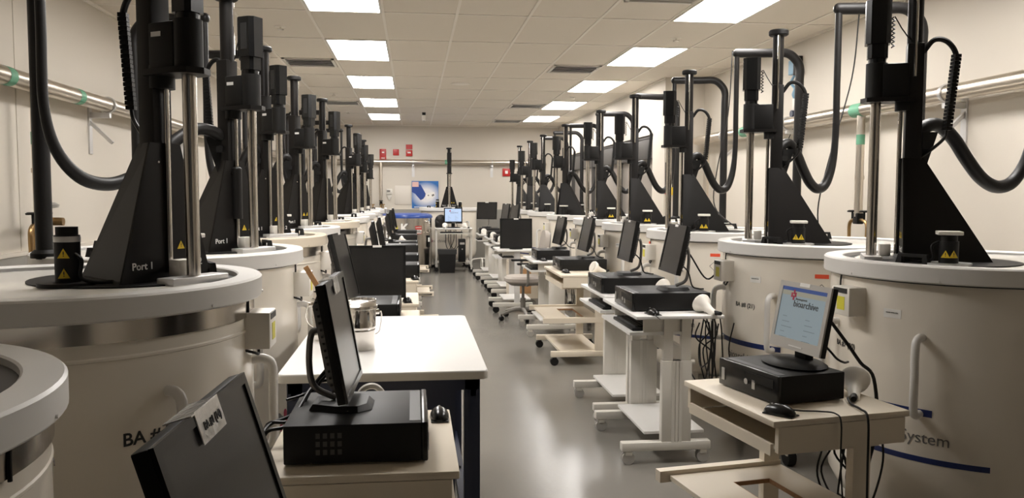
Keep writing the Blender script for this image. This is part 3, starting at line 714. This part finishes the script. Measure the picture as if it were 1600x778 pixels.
def keyboard(loc, rz, lab):
    t = thing('keyboard', lab, 'keyboard', loc, rz, 'black keyboards')
    part('case', MB().box(-.075, .075, -.22, .22, 0, .018, bev=.004), M_blackm, t)
    k = MB()
    for i in range(5):
        for j in range(20): k.box(-.06+i*.024, -.041+i*.024, -.205+j*.0205, -.188+j*.0205, .016, .026)
    o = part('keys', k, M_blackg, t); o['kind'] = 'stuff'
    return t
def scanner(loc, rz, lab):
    t = thing('barcode_scanner', lab, 'scanner', loc, rz, 'white handheld barcode scanners')
    Q = Matrix.Rotation(R(35), 4, 'Y')
    part('body', MB().lathe([(0, .0), (.052, .0), (.056, .01), (.05, .03), (.03, .05), (.022, .09), (.02, .14), (.016, .145), (0, .145)], 24, M=Matrix.Translation((-.02, 0, .055)) @ Matrix.Rotation(R(112), 4, 'Y')), M_white, t)
    part('window', MB().lathe([(0, 0), (.04, 0), (.04, .003), (0, .003)], 20, M=Matrix.Translation((-.022, 0, .056)) @ Matrix.Rotation(R(-68), 4, 'Y')), M_frame, t)
    part('plug', MB().cyl((.10, 0, .012), (.155, 0, -.005+.018), .014, .01, n=14), M_blackm, t)
    return t

def station(side, kind, y, lab, x=None, zt=None, pc=(0, 0), mon=None, kb=False, ms=None, sc=None, rot=0, det=True, **kw):
    """side -1 left row (front faces +X), +1 right row (front faces -X)"""
    rz = 0 if side < 0 else PI
    rz += rot
    if kind == 'beige': d = beige_desk((x, y, 0), rz, lab, zt=zt, **kw)
    else: d = white_cart((x, y, 0), rz, lab, zt=zt, **kw)
    M = Matrix.Translation((x, y, 0)) @ Matrix.Rotation(rz, 4, 'Z')
    def W(px, py, pz=0): return tuple(M @ Vector((px, py, pz)))
    nm = kw.get('short', lab)
    return M, rz

def at(M, x, y, z): return tuple(M @ Vector((x, y, z)))

# ---- right row, near to far
# W1: beige desk with lit monitor
M, rz = station(1, 'beige', 2.86, 'nearest beige desk on the right with a mid-height shelf, under the lit monitor', x=1.385, zt=.76, rot=R(9), wy=.62, dx=.54)
computer(at(M, .015, -.04, .76), rz+R(3), 'black desktop computer lying flat under the lit right-hand monitor', .29, .36, .105)
monitor(at(M, -.04, -.03, .867), rz+R(0), 'silver-framed monitor with lit pale blue screen on the right', .31, .255, .05, 11, style='round', screen=M_lit, frame=M_silver, logo=True)
mq = mouse(at(M, .20, .24, .761), rz+R(-60), 'black mouse at the front edge of the nearest right beige desk')
bpy.context.view_layer.update(); IV = mq.matrix_world.inverted()
part('cord', MB().tube([IV @ Vector(p) for p in ((1.262, 2.60, .775), (1.31, 2.61, .766), (1.37, 2.595, .766), (1.405, 2.555, .768), (1.412, 2.53, .74), (1.41, 2.522, .6), (1.43, 2.52, .35), (1.44, 2.53, .12), (1.50, 2.6, .01))], .0028, 8), M_rubber, mq)
ms = scanner((1.635, 2.845, .761), R(240), 'white barcode scanner lying beside the lit monitor on the right')
bpy.context.view_layer.update(); IV = ms.matrix_world.inverted()
part('cord', MB().tube([IV @ Vector(p) for p in ((1.545, 2.73, .774), (1.53, 2.68, .766), (1.52, 2.60, .768), (1.515, 2.545, .75), (1.51, 2.53, .6), (1.515, 2.54, .3), (1.52, 2.6, .02))], .004, 8), M_rubber, ms)
# W2a / W2b white carts
M, rz = station(1, 'white', 4.70, 'nearest white cart on the right on grey casters', x=1.45, zt=.84)
computer(at(M, .0, .03, .84), rz, 'black desktop computer on the nearest white cart', .46, .40, .105)
monitor(at(M, -.03, .06, .962-.015), rz-R(2), 'tilted dark monitor on the nearest white cart of the right row', .38, .285, .10, 12)
mouse(at(M, .14, .335, .841), rz+R(-80), 'black mouse on the front edge of the nearest white cart', [(-.05, 0, .012), (-.09, .03, .008), (-.16, .04, -.02), (-.18, .05, -.2), (-.17, .05, -.45), (-.1, .12, -.6), (.0, .2, -.5)])
scanner(at(M, -.16, .29, .841), rz+R(110), 'white barcode scanner beside the computer on the nearest white cart')
keyboard(at(M, .17, .08, .743), rz, 'black keyboard in the tray of the nearest white cart')
M, rz = station(1, 'white', 5.55, 'second white cart on the right, right behind the nearest one', x=1.48, zt=.84, wy=.8)
computer(at(M, .02, .02, .84), rz, 'black desktop computer on the second white cart', .44, .42, .105)
monitor(at(M, .03, .0, .947), rz-R(2), 'dark monitor on the second white cart of the right row', .38, .28, .10, 10)
scanner(at(M, -.17, .29, .841), rz+R(110), 'white barcode scanner half hidden behind the nearest white cart computer')
keyboard(at(M, .17, .08, .743), rz, 'black keyboard in the tray of the second white cart')
# W3 beige
M, rz = station(1, 'beige', 7.45, 'beige desk behind the two white carts on the right', x=1.52, zt=.80, wy=.95, dx=.50)
computer(at(M, -.03, -.13, .80), rz, 'black desktop computer on the beige desk behind the white carts', .44, .42, .105)
monitor(at(M, -.05, -.1, .907), rz+R(0), 'tilted dark monitor on the beige desk behind the white carts', .40, .32, .07, 12)
mouse(at(M, .17, .26, .801), rz+R(-80), 'black mouse on the front of the beige desk behind the white carts')
scanner(at(M, -.09, .27, .801), rz+R(200), 'white barcode scanner on the beige desk behind the white carts')
# W4 white
M, rz = station(1, 'white', 8.86, 'white cart with keyboard tray in front of the grey office chair', x=1.50, zt=.80, wy=.85, dx=.52)
computer(at(M, .02, .05, .80), rz, 'black desktop computer on the cart by the grey chair', .36, .40, .105)
monitor(at(M, -.06, -.05, .907), rz+R(2), 'small-looking dark monitor tilted on the cart by the grey chair', .38, .31, .05, 12)
mouse(at(M, .14, .33, .801), rz+R(-80), 'black mouse on the cart by the grey chair')
scanner(at(M, -.01, -.25, .801), rz+R(-40), 'white barcode scanner on the cart by the grey chair')
keyboard(at(M, .20, .1, .703), rz, 'black keyboard on the tray in front of the grey chair')
# W5 single column white cart with monitor facing the camera
M, rz = station(1, 'white', 10.57, 'white single-column cart under the black monitor facing the camera', x=1.30, zt=.80, wy=.72, dx=.5, wheel=M_blackm, twin=False)
monitor((1.30, 10.38, .801), -PI/2, 'large black monitor facing the camera on the single-column cart', .415, .385, .01, 3)
keyboard(at(M, .12, .1, .703), rz, 'black keyboard in the tray of the single-column cart')
# W6..W8 far
for i, (y, x) in enumerate(((12.1, 1.42), (13.3, 1.42), (14.6, 1.38))):
    nm = ['first', 'second', 'third'][i]
    M, rz = station(1, 'white', y, f'white far cart on the right, {nm} one beyond the camera-facing monitor', x=x, zt=.80, wy=.8, wheel=M_blackm)
    computer(at(M, .05, .0, .80), rz, f'black computer on the {nm} far cart beyond the camera-facing monitor', .36, .40, .105, det=False)
    if i < 2: monitor(at(M, -.04, .0, .907), rz+R(10), f'edge-on dark monitor on the {nm} far cart of the right row', .38, .32, .13, 8, det=False)
    else: monitor(at(M, .08, -.1, .907), rz+R(65), 'dark monitor turned to the camera at the far end of the right row', .38, .31, .15, 6, det=False)
    scanner(at(M, .16, .27, .801), rz+R(-70), f'white barcode scanner on the {nm} far cart of the right row')
    if i != 1: keyboard(at(M, .2, .1, .703), rz, f'black keyboard in the tray of the {nm} far cart on the right')
# filing box between far carts
t = thing('drawer_unit', 'low cream cabinet with wooden side between the far right carts', 'cabinet', (1.52, 11.45, 0))
part('body', MB().box(-.2, .2, -.2, .2, .05, .60), M_beige, t)
part('side_panel', MB().box(-.1, .1, -.203, -.2, .12, .55), M_wood, t)
part('drawer', MB().box(-.206, -.2, -.18, .18, .34, .56), M_beige, t)
part('drawer', MB().box(-.206, -.2, -.18, .18, .1, .32), M_beige, t)

# ---- office chair
t = thing('office_chair', 'grey upholstered office chair on a five-star base in the right aisle', 'chair', (1.30, 9.70, 0), PI)
b = MB()
pts = []
for k in range(32):
    a = 2*PI*k/32; pts.append((math.copysign(abs(math.cos(a))**.7, math.cos(a))*.225, math.copysign(abs(math.sin(a))**.7, math.sin(a))*.23))
b.prism([(x*.93, y*.93) for x, y in pts], .455, .47, top=pts).prism(pts, .47, .505).prism(pts, .505, .53, top=[(x*.86, y*.86) for x, y in pts])
part('seat', b, M_fabric, t)
part('seat_shell', MB().prism([(x*.7, y*.7) for x, y in pts], .42, .455, top=[(x*.92, y*.92) for x, y in pts]), M_chairpl, t)
bp = [(y*.9, z*1.12) for z, y in pts]
part('backrest', MB().prism([(x, y) for x, y in bp], -.03, .025, M=Matrix.Translation((-.24, 0, .82)) @ Matrix.Rotation(R(-8), 4, 'Y') @ Matrix(((0, 0, 1, 0), (1, 0, 0, 0), (0, 1, 0, 0), (0, 0, 0, 1)))), M_fabric, t)
part('back_shell', MB().prism([(x*.9, y*.95) for x, y in bp], -.05, -.03, M=Matrix.Translation((-.24, 0, .82)) @ Matrix.Rotation(R(-8), 4, 'Y') @ Matrix(((0, 0, 1, 0), (1, 0, 0, 0), (0, 1, 0, 0), (0, 0, 0, 1)))), M_chairpl, t)
part('back_bracket', MB().tube([(-.05, 0, .43), (-.22, 0, .43), (-.285, 0, .5), (-.29, 0, .7)], .02, 10), M_chairpl, t)
for s in (-1, 1):
    a = part('armrest', MB().tube([(-.02, s*.20, .43), (-.02, s*.28, .46), (-.02, s*.285, .60), (-.02, s*.285, .68)], .016, 10), M_chairpl, t)
    part('arm_pad', MB().box(-.12, .11, s*.285-.04, s*.285+.04, .68, .705, bev=.01), M_blackm, a)
part('gas_lift', MB().cyl((0, 0, .1), (0, 0, .26), .032).cyl((0, 0, .26), (0, 0, .43), .018), M_chairpl, t)
for k in range(5):
    a = R(72*k+20); ca, sa = math.cos(a), math.sin(a)
    l = part('base_leg', MB().tube([(0, 0, .125), (.12*ca, .12*sa, .12), (.29*ca, .29*sa, .075)], .018, 10, rfun=lambda q: .024-.009*q), M_chairpl, t)
    part('caster', MB().cyl((.29*ca-.02*sa, .29*sa+.02*ca, .028), (.29*ca+.02*sa, .29*sa-.02*ca, .028), .028, n=16).cyl((.29*ca, .29*sa, .03), (.29*ca, .29*sa, .08), .008, n=8), M_blackm, l)

# ---- back cart with lit screen, bin and tower computer
t = thing('computer_cart', 'white wheeled cart with the bright screen at the end of the aisle', 'cart', (.77, 16.12, 0))
part('worktop', MB().box(-.36, .37, -.24, .22, .825, .845, bev=.003), M_lam, t)
part('keyboard_tray', MB().box(-.27, .31, -.30, .0, .735, .75), M_frame, t)
for s in (-1, 1):
    part('leg', MB().box(s*.34-.018, s*.34+.018, -.2, -.16, .1, .825).box(s*.34-.018, s*.34+.018, .14, .18, .1, .825), M_frame, t)
    part('foot', MB().box(s*.34-.02, s*.34+.02, -.27, .22, .09, .125), M_frame, t)
    for y in (-.24, .19): caster(t, s*.34, y, M_blackm, .038)
part('base_shelf', MB().box(-.32, .32, -.2, .18, .17, .19), M_frame, t)
part('side_panel', MB().box(-.36, -.357, -.16, .14, .2, .8), M_frame, t)
monitor((.765, 16.08, .846), -PI/2, 'black-framed monitor with bright blue lit screen at the aisle end', .36, .31, .085, 3, style='round', screen=M_lit2, logo='plain')
me = bpy.data.objects['monitor.0'] if 'monitor.0' in bpy.data.objects else None
keyboard((.72, 15.93, .751), -PI/2, 'black keyboard under the bright screen at the aisle end')
scanner((.60, 16.0, .846), R(-100), 'white barcode scanner left of the bright screen')
scanner((.99, 16.02, .846), R(-60), 'white barcode scanner right of the bright screen')
t = thing('tower_computer', 'upright black computer standing on the shelf of the back cart', 'computer', (.93, 16.0, .19))
part('case', MB().box(-.065, .065, -.14, .16, .0, .44, bev=.004), M_blackm, t)
part('drive_bay', MB().box(-.045, .045, -.143, -.14, .34, .38), M_silver, t)
part('power_button', MB().cyl((0, -.14, .25), (0, -.145, .25), .012), M_silver, t)
t = thing('waste_bin', 'black waste bin in front of the back cart', 'bin', (.63, 15.72, 0))
part('bucket', MB().prism([(-.14, -.11), (.14, -.11), (.14, .11), (-.14, .11)], 0, .42, top=[(-.17, -.13), (.17, -.13), (.17, .13), (-.17, .13)]), M_blackm, t)
part('bin_liner', MB().prism([(-.178, -.138), (.178, -.138), (.178, .138), (-.178, .138)], .36, .45, top=[(-.182, -.142), (.182, -.142), (.182, .142), (-.182, .142)]), M_gasket, t)
for k, (x0, x1) in enumerate(((-.1, .05), (.0, .2), (.1, -.05))):
    solo('cable', MB().tube([(.72+x0, 16.2, .80), (.73+x0, 16.21, .5), (.72+(x0+x1)/2, 16.2, .42), (.73+x1, 16.22, .6), (.74+x1, 16.24, .79)], .007, 8), M_rubber, 'black cable hanging in a loop beneath the back cart', 'cable', group='cables under the back cart')
# black bag left of the screen
solo('black_case', MB().ball((0, 0, .13), .13, (.95, .5, 1.0), 20).box(-.12, .12, -.06, .06, 0, .15, bev=.03), M_rubber, 'rounded black case standing left of the bright screen', 'case', (.53, 16.2, .846))
# low stool frame right of back cart
t = thing('wheeled_base', 'low wheeled chair base between the back cart and the far right carts', 'stool', (1.30, 15.75, 0))
part('seat_frame', MB().tube([(-.2, 0, .05), (-.19, 0, .22), (-.1, 0, .26), (.1, 0, .26), (.2, 0, .2), (.24, 0, .06)], .013, 8).tube([(0, -.2, .06), (0, -.15, .24), (0, .15, .24), (0, .2, .06)], .013, 8), M_frame, t)
for x, y in ((-.2, 0), (.24, 0), (0, -.2), (0, .2)): part('wheel', MB().cyl((x-.012, y, .03), (x+.012, y, .03), .03, n=14), M_blackm, t)

# ------------------------------------------------------------------ left row
# LW0 at the bottom left corner
M, rz = station(-1, 'beige', 1.0, 'beige desk below the frame under the large corner monitor', x=-.33, zt=.76, wy=.6, dx=.5, shelf=False)
computer(at(M, -.0, .12, .76), rz, 'black computer below the frame under the corner monitor', .36, .30, .11, det=False)
monitor((-.205, 1.18, .871), R(-3), 'very large looking black monitor at the bottom left with taped label', .41, .325, .02, 17, tape='BA #1 (14)', th=.06)
# LW1
M, rz = station(-1, 'beige', 2.40, 'cream desk in front of the white bench, holding a flat black computer', x=-.145, zt=.78, wy=.62, dx=.52)
computer((-.155, 2.35, .781), 0, 'black computer lying flat on the cream desk in the left foreground', .38, .37, .11)
monitor((-.175, 2.36, .893), R(-2), 'black monitor seen edge-on, standing on the left foreground computer', .38, .325, .05, 10, tape='')
mouse((.078, 2.60, .781), R(90), 'black mouse at the right of the left foreground computer')
solo('scanner_cradle', MB().tube([(0, 0, 0), (.0, 0, .07), (.025, 0, .105), (.065, 0, .10), (.10, 0, .04), (.105, 0, .01)], .010, 10).cyl((0, 0, 0), (0, 0, .012), .05), M_white, 'white curved scanner cradle behind the left foreground monitor', 'scanner stand', (-.18, 2.60, .781), R(10))
for k, (a, b) in enumerate((((-.35, 2.42, .86), (-.42, 2.3, .80)), ((-.35, 2.38, .85), (-.43, 2.36, .75)), ((-.35, 2.3, .86), (-.41, 2.22, .70)))):
    solo('cable', MB().tube([(-.24, 2.5, 1.0-.03*k), (-.3, 2.46, .93), a, ((a[0]+b[0])/2-.03, (a[1]+b[1])/2, .84), b, (b[0]+.02, b[1]+.1, b[2]-.2), (b[0]+.03, b[1]+.2, .3)], .0055, 8), M_rubber, 'black cable falling behind the left foreground computer', 'cable', group='cables behind the left foreground computer')

# white lab bench
t = thing('lab_bench', 'large white-topped bench with navy steel frame in the centre left', 'bench', (-.112, 3.68, 0))
hx, hy, zt = .382, .70, .85
b = MB(); pts = []
for cx, cy, a0 in ((hx-.03, hy-.03, 0), (-hx+.03, hy-.03, 90), (-hx+.03, -hy+.03, 180), (hx-.03, -hy+.03, 270)):
    for k in range(6): a = R(a0+18*k); pts.append((cx+.03*math.cos(a), cy+.03*math.sin(a)))
b.prism(pts, zt-.028, zt-.003).prism(pts, zt-.003, zt, top=[(x*.994, y*.997) for x, y in pts])
part('benchtop', b, M_lam, t)
part('edge_band', MB().prism([(x*1.004, y*1.002) for x, y in pts], zt-.032, zt-.006), M_frame, t)
part('apron', MB().box(-hx+.03, hx-.03, -hy+.06, -hy+.085, .765, zt-.032).box(-hx+.05, hx-.04, hy-.08, hy-.055, .7, zt-.032).box(hx-.06, hx-.04, -hy+.06, hy-.06, .74, zt-.032).box(-hx+.04, -hx+.06, -hy+.06, hy-.06, .74, zt-.032), M_navy, t)
for sx in (-1, 1):
    for sy in (-1, 1): part('leg', MB().box(sx*(hx-.055)-.03, sx*(hx-.055)+.03, sy*(hy-.09)-.03, sy*(hy-.09)+.03, .0, zt-.032, bev=.003), M_navy, t)
part('end_panel', MB().box(-hx+.086, hx-.12, -hy+.06, -hy+.08, .06, .765), M_navy, t)
part('stretcher', MB().box(-hx+.06, hx-.06, -.02, .02, .2, .25).box(hx-.09, hx-.05, -hy+.1, hy-.1, .2, .25).box(-hx+.05, -hx+.09, -hy+.1, hy-.1, .2, .25), M_navy, t)

# steel pails
def pail(loc, lab, r=.078, h=.19, lidded=True):
    t = thing('steel_pail', lab, 'pail', loc, R(20), 'stainless pails on the white bench')
    part('body', MB().lathe([(0, 0), (r*.82, 0), (r*.85, .004), (r*.9, h*.42), (r*.925, h*.43), (r*.925, h*.45), (r*.91, h*.46), (r*.92, h*.5), (r*.945, h*.51), (r*.945, h*.53), (r*.93, h*.54), (r*.97, h*.9), (r, h*.91), (r, h*.93), (r*.9, h*.93), (r*.9, h*.9), (0, h*.9)], 40), M_chrome, t)
    if lidded: part('lid', MB().lathe([(0, h+.012), (r*.5, h+.012), (r*.9, h+.004), (r*1.03, h-.005), (r*1.03, h-.016), (0, h-.016)], 40), M_steel, t)
    else: part('inner_ring', MB().lathe([(r*.86, h*.9), (r*.86, h*1.08), (r*.82, h*1.08), (r*.82, h*.9)], 32), M_chrome, t)
    part('bail_handle', MB().tube([(r+.004, 0, h*.80), (r+.022, 0, h*.78), (r+.03, .03, h*.5), (r+.02, .06, h*.25), (.02, r+.035, h*.18), (-r*.7, .09, h*.25), (-r-.012, .05, h*.5), (-r-.01, .01, h*.78), (-r-.004, 0, h*.80)], .0032, 8), M_chrome, t)
    for s in (-1, 1): part('handle_lug', MB().cyl((s*(r-.004), 0, h*.8), (s*(r+.012), 0, h*.8), .011, n=14), M_chrome, t)
    return t
pail((-.235, 3.46, .851), 'lidded stainless steel pail on the white bench behind the monitor')
pail((-.375, 3.70, .851), 'open stainless pail holding the wooden paddle on the white bench', .085, .2, lidded=False)
t = thing('wooden_paddle', 'wooden paddle leaning in the open steel pail', 'paddle', (-.345, 3.70, .945))
Q = Matrix.Rotation(R(-30), 4, 'Y')
part('blade', MB().box(-.011, .011, -.004, .004, .05, .27, M=Q), M_wood, t)
part('grip', MB().box(-.0112, .0112, -.0045, .0045, -.08, .05, M=Q), M_white, t)
t = thing('glass_dish', 'clear glass dish on the far side of the steel pails', 'dish', (-.24, 3.75, .851))
mg = mat('clear glass', (.9, .9, .9), .02); mg.node_tree.nodes['Principled BSDF'].inputs['Transmission Weight'].default_value = 1; mg.node_tree.nodes['Principled BSDF'].inputs['IOR'].default_value = 1.45
part('bowl', MB().lathe([(0, 0), (.06, 0), (.065, .17), (.062, .17), (.057, .004), (0, .004)], 32), mg, t)
part('rim_ring', MB().lathe([(.0655, .16), (.068, .16), (.068, .172), (.0655, .172)], 32), M_chrome, t)

# LW2 carts beyond the bench
M, rz = station(-1, 'beige', 4.86, 'beige desk touching the far end of the white bench', x=-.20, zt=.77, wy=.62, dx=.46, shelf=False)
computer(at(M, -.07, -.03, .771), 0, 'black computer with bright reflecting top just past the white bench', .38, .42, .11)
monitor((-.35, 4.8, .883), R(-6), 'tall black monitor seen from its edge beyond the steel pails', .38, .40, .005, 13)
M, rz = station(-1, 'beige', 5.86, 'beige desk under the wide black monitor in the left row', x=-.20, zt=.76, wy=.66, dx=.46, shelf=False)
computer(at(M, -.1, .08, .761), 0, 'black computer hidden behind the wide camera-facing left monitor', .36, .36, .11, det=False)
monitor((-.25, 5.62, .762), -PI/2, 'wide black monitor facing the camera in the left row', .385, .36, .03, 2)
mouse((-.05, 5.62, .762), R(100), 'black mouse by the lower corner of the wide left monitor')
for i, (y, x, my) in enumerate(((7.0, -.28, 0), (8.15, -.26, .1), (9.4, -.22, .05), (10.8, -.2, 0), (12.2, -.2, 0), (13.6, -.18, 0))):
    nm = ['first', 'second', 'third', 'fourth', 'fifth', 'sixth'][i]
    kind = 'white' if i % 2 else 'beige'
    M, rz = station(-1, kind, y, f'{"white cart" if i % 2 else "beige desk"} in the left row, {nm} one beyond the wide black monitor', x=-.185, zt=(.80, .80, .82, .78, .80, .80)[i], wy=.74, dx=.44)
    z = (.80, .80, .82, .78, .80, .80)[i]
    computer(at(M, .04, .05, z), 0, f'black computer on the {nm} workstation beyond the wide left monitor', .38, .36, .11, det=False)
    if i != 2: monitor(at(M, -.10, my, z+.11), R(3), f'black monitor seen edge-on, {nm} beyond the wide left monitor', .40, .32, .05, 10, det=False)
    if i in (0, 1, 3): mouse(at(M, .19, -.27, z+.001), R(100), f'black mouse on the {nm} workstation beyond the wide left monitor')
    if i in (1, 3, 4): scanner(at(M, .0, -.28, z), R(10), f'white barcode scanner on the {nm} workstation beyond the wide left monitor')

# cables under the right carts
def cables(n, x0, x1, y0, y1, ztop, lab, grp, zlo=.25):
    for k in range(n):
        xa = random.uniform(x0, x1); ya = random.uniform(y0, y1); xb = random.uniform(x0, x1); yb = random.uniform(y0, y1); zl = random.uniform(zlo, ztop-.3)
        jt = lambda q: random.uniform(-q, q)
        solo('cable', MB().tube([(xa, ya, ztop), (xa+.02+jt(.02), ya+jt(.05), ztop-.12), ((xa*2+xb)/3+jt(.03), ya+jt(.08), zl+.10), ((xa+xb)/2, (ya+yb)/2, zl), ((xa+2*xb)/3+jt(.03), yb+jt(.08), zl+.12), (xb-.01+jt(.02), yb+jt(.06), (zl+ztop)/2+.05), (xb, yb, ztop-.02)], .0042, 8), M_rubber, lab, 'cable', group=grp)
cables(7, 1.60, 1.79, 4.30, 4.75, .80, 'black cable looping behind the nearest white cart', 'cables behind the nearest white cart')
cables(5, 1.55, 1.74, 2.75, 2.98, .66, 'black cable looping beneath the nearest right beige desk', 'cables beneath the nearest right beige desk')
cables(4, 1.70, 1.82, 5.2, 5.8, .8, 'black cable hanging behind the second white cart', 'cables behind the second white cart')
cables(5, 1.82, 1.93, 7.0, 7.8, .76, 'black cable hanging behind the beige desk after the white carts', 'cables behind the far beige desk')
cables(5, 1.62, 1.76, 8.5, 9.2, .78, 'black cable hanging behind the cart by the grey chair', 'cables behind the cart by the chair')
solo('cable', MB().tube([(1.62, 4.66, 1.15), (1.74, 4.7, 1.0), (1.80, 4.62, 1.07), (1.86, 4.6, 1.06)], .005, 8), M_rubber, 'black cable running from the nearest white cart monitor to the tank', 'cable')
solo('cable', MB().tube([(1.60, 2.98, 1.02), (1.66, 2.95, .93), (1.70, 2.92, .86), (1.745, 2.9, .80), (1.76, 2.9, .6), (1.7, 2.9, .35)], .007, 8), M_rubber, 'thick black cable from the lit monitor down behind its desk', 'cable')
# thin leads hanging at the right wall
solo('cable', MB().tube([(3.0, 5.3, 2.75), (2.96, 5.3, 2.3), (2.80, 5.25, 1.8), (2.72, 5.25, 1.45), (2.70, 5.2, 1.24)], .005, 8), M_rubber, 'thin black lead falling to the second right tank beside its hose', 'cable')
solo('cable', MB().tube([(2.75, 6.9, 2.75), (2.72, 6.9, 2.2), (2.62, 6.88, 1.7), (2.58, 6.8, 1.4), (2.7, 6.6, 1.22)], .005, 8), M_rubber, 'thin black lead falling behind the third right tower', 'cable')
solo('cable', MB().tube([(-1.72, 3.5, 2.95), (-1.68, 3.5, 2.4), (-1.66, 3.5, 2.0), (-1.74, 3.5, 1.72), (-1.9, 3.5, 1.58), (-2.1, 3.45, 1.5)], .008, 8), M_rubber, 'thin black lead curving down at the far left beside the pole', 'cable')

# ------------------------------------------------------------------ wall items
def wall_box(name, lab, cat, x0, x1, z0, z1, m, th=.03, y=18.0):
    return solo(name, MB().box(x0, x1, y-th, y, z0, z1, bev=.003), m, lab, cat)
t = thing('fire_alarm', 'red fire alarm horn on the back wall, leftmost of three red units', 'fire alarm', (-.66, 18, 2.36))
part('plate', MB().box(-.07, .07, -.03, 0, -.13, .12, bev=.004), M_red, t)
part('horn', MB().cyl((0, -.03, .035), (0, -.055, .035), .05, n=20), M_red, t)
flat_text('lettering', 'FIRE', .045, M_wtext, t, facing(0, -1, 0, (0, -.0315, -.08)), bold=.001)
part('strobe', MB().box(-.02, .03, -.06, -.055, .03, .06), M_wtext, t)
wall_box('fire_alarm_box', 'plain red square box on the back wall, middle of three red units', 'fire alarm', -.445, -.315, 2.345, 2.475, M_red)
t = thing('fire_pull_station', 'red pull station with small sign above on the back wall', 'fire alarm', (-.097, 18, 2.40))
part('box', MB().box(-.07, .07, -.04, 0, -.07, .06, bev=.003), M_red, t)
part('sign', MB().box(-.07, .07, -.01, 0, .08, .18), M_red, t)
part('handle', MB().box(-.035, .035, -.05, -.04, -.01, .02), M_wtext, t)
t = thing('fire_extinguisher_sign', 'small red sign with white centre on the back wall near the right row', 'sign', (2.03, 18, 1.99))
part('plate', MB().box(-.085, .085, -.03, 0, -.085, .085, bev=.003), M_red, t)
part('panel', MB().box(-.03, .03, -.032, -.03, -.03, .035), M_wtext, t)
t = thing('wall_phone', 'small grey wall phone on the back wall below the pipe', 'phone', (-.53, 18, 1.5))
part('box', MB().box(-.065, .065, -.05, 0, 0, .12, bev=.006), M_frame, t)
part('keypad', MB().box(-.05, .02, -.055, -.05, .05, .09), M_gtext, t)
part('holder', MB().prism([(-.05, -.04), (.05, -.04), (.05, 0), (-.05, 0)], -.05, -.01).prism([(-.015, -.03), (.015, -.03), (.015, 0), (-.015, 0)], -.12, -.05, top=[(-.04, -.04), (.04, -.04), (.04, 0), (-.04, 0)]), M_frame, t)
wall_box('white_board', 'pale blank board on the back wall left of the blue poster', 'board', -.41, -.07, 1.28, 1.69, mat('pale board', (.66, .61, .54), .4), .012)
t = thing('poster', 'blue poster with a picture of a sleeve and card on the back wall', 'poster', (.245, 17.985, 1.495))
part('sheet', MB().box(-.29, .29, -.006, 0, -.297, .297), M_poster, t)
V = facing(0, -1, 0, (0, -.007, 0))
part('printed_sleeve', MB().prism([(-.29, .06), (-.27, .22), (-.1, .22), (-.02, .08), (.02, .0), (-.04, -.09), (-.1, -.12), (-.17, -.04), (-.22, .02)], 0, .001, M=V), M_blue2, t)
part('printed_card', MB().prism([(.0, .0), (.11, .05), (.2, .06), (.215, -.03), (.04, -.10)], .001, .002, M=V), M_pagew, t)
part('printed_mark', MB().prism([(.055, -.03), (.085, -.025), (.08, .0), (.055, -.005)], .002, .003, M=V).prism([(.14, .0), (.19, .02), (.2, -.02), (.15, -.04)], .002, .003, M=V), M_gtext, t)
part('printed_square', MB().box(-.28, -.14, .17, .28, 0, .002, M=V), mat('pale pink print', (.70, .45, .40), .5), t)
part('printed_band', MB().box(-.24, .2, -.278, -.262, 0, .002, M=V), M_pagew, t)
# right wall items
t = thing('wall_regulator', 'blue and black regulator with hanging cord on the right wall', 'regulator', (3.72, 7.72, 2.72))
part('bracket', MB().box(-.05, 0, -.09, .05, -.04, .10, bev=.006), mat('pale blue fitting', (.20, .36, .50), .4), t)
part('module', MB().box(-.07, -.0, -.16, -.095, -.06, .12, bev=.006), M_blackm, t)
part('cord', MB().tube([(-.03, -.05, -.05), (-.05, -.02, -.12), (-.03, -.06, -.18), (-.05, -.07, -.24), (-.03, -.07, -.28)], .013, 8), mat('pale blue fitting', (.2, .36, .5)), t)
part('adapter', MB().box(-.05, 0, -.10, -.05, -.42, -.28, bev=.006), M_frame, t)
part('lead', MB().tube([(-.02, -.075, -.42), (-.02, -.06, -.52), (-.015, .1, -.68), (-.01, .25, -.8)], .004, 6), M_rubber, t)
t = thing('wall_socket', 'round socket box just above the right wall pipe', 'socket', (3.72, 7.62, 2.29))
part('plate', MB().box(-.04, 0, -.06, .07, -.06, .06, bev=.004), M_frame, t)
part('plug', MB().cyl((-.08, -.0, 0), (-.04, 0, 0), .035), M_navy, t)
t = thing('wall_frame', 'narrow black framed notice on the wall corner near the window', 'frame', (3.262, 10.24, 1.74))
part('frame', MB().box(-.05, .05, -.015, 0, -.18, .18).box(-.015, .015, -.015, 0, .18, .21), M_blackm, t)
part('paper', MB().box(-.038, .038, -.017, -.015, -.168, .168), M_pagew, t)
t = thing('emergency_stop', 'yellow box with a red push button beside the window', 'button', (3.25, 10.24, 1.545))
part('box', MB().box(-.0, .07, -.05, 0, -.045, .055, bev=.004), M_yel, t)
part('push_button', MB().cyl((-.03, -.03, .0), (.0, -.03, .0), .025).cyl((-.045, -.03, 0), (-.03, -.03, 0), .035), M_red, t)
# small spigots seen over the left tanks
t = thing('brass_valve', 'brass tap with a round handle behind the nearest left pole', 'valve', (-2.0, 4.62, 0))
part('riser', MB().cyl((0, 0, 0), (0, 0, 1.3), .016), M_brass, t)
part('body', MB().tube([(0, 0, 1.28), (.02, 0, 1.34), (.08, 0, 1.35), (.14, 0, 1.35)], .022, 10).cyl((.07, 0, 1.35), (.07, 0, 1.43), .014), M_brass, t)
part('handwheel', MB().lathe([(0, 1.42), (.045, 1.425), (.05, 1.44), (.03, 1.452), (0, 1.452)], 20, c=(.07, 0)), M_guard, t)
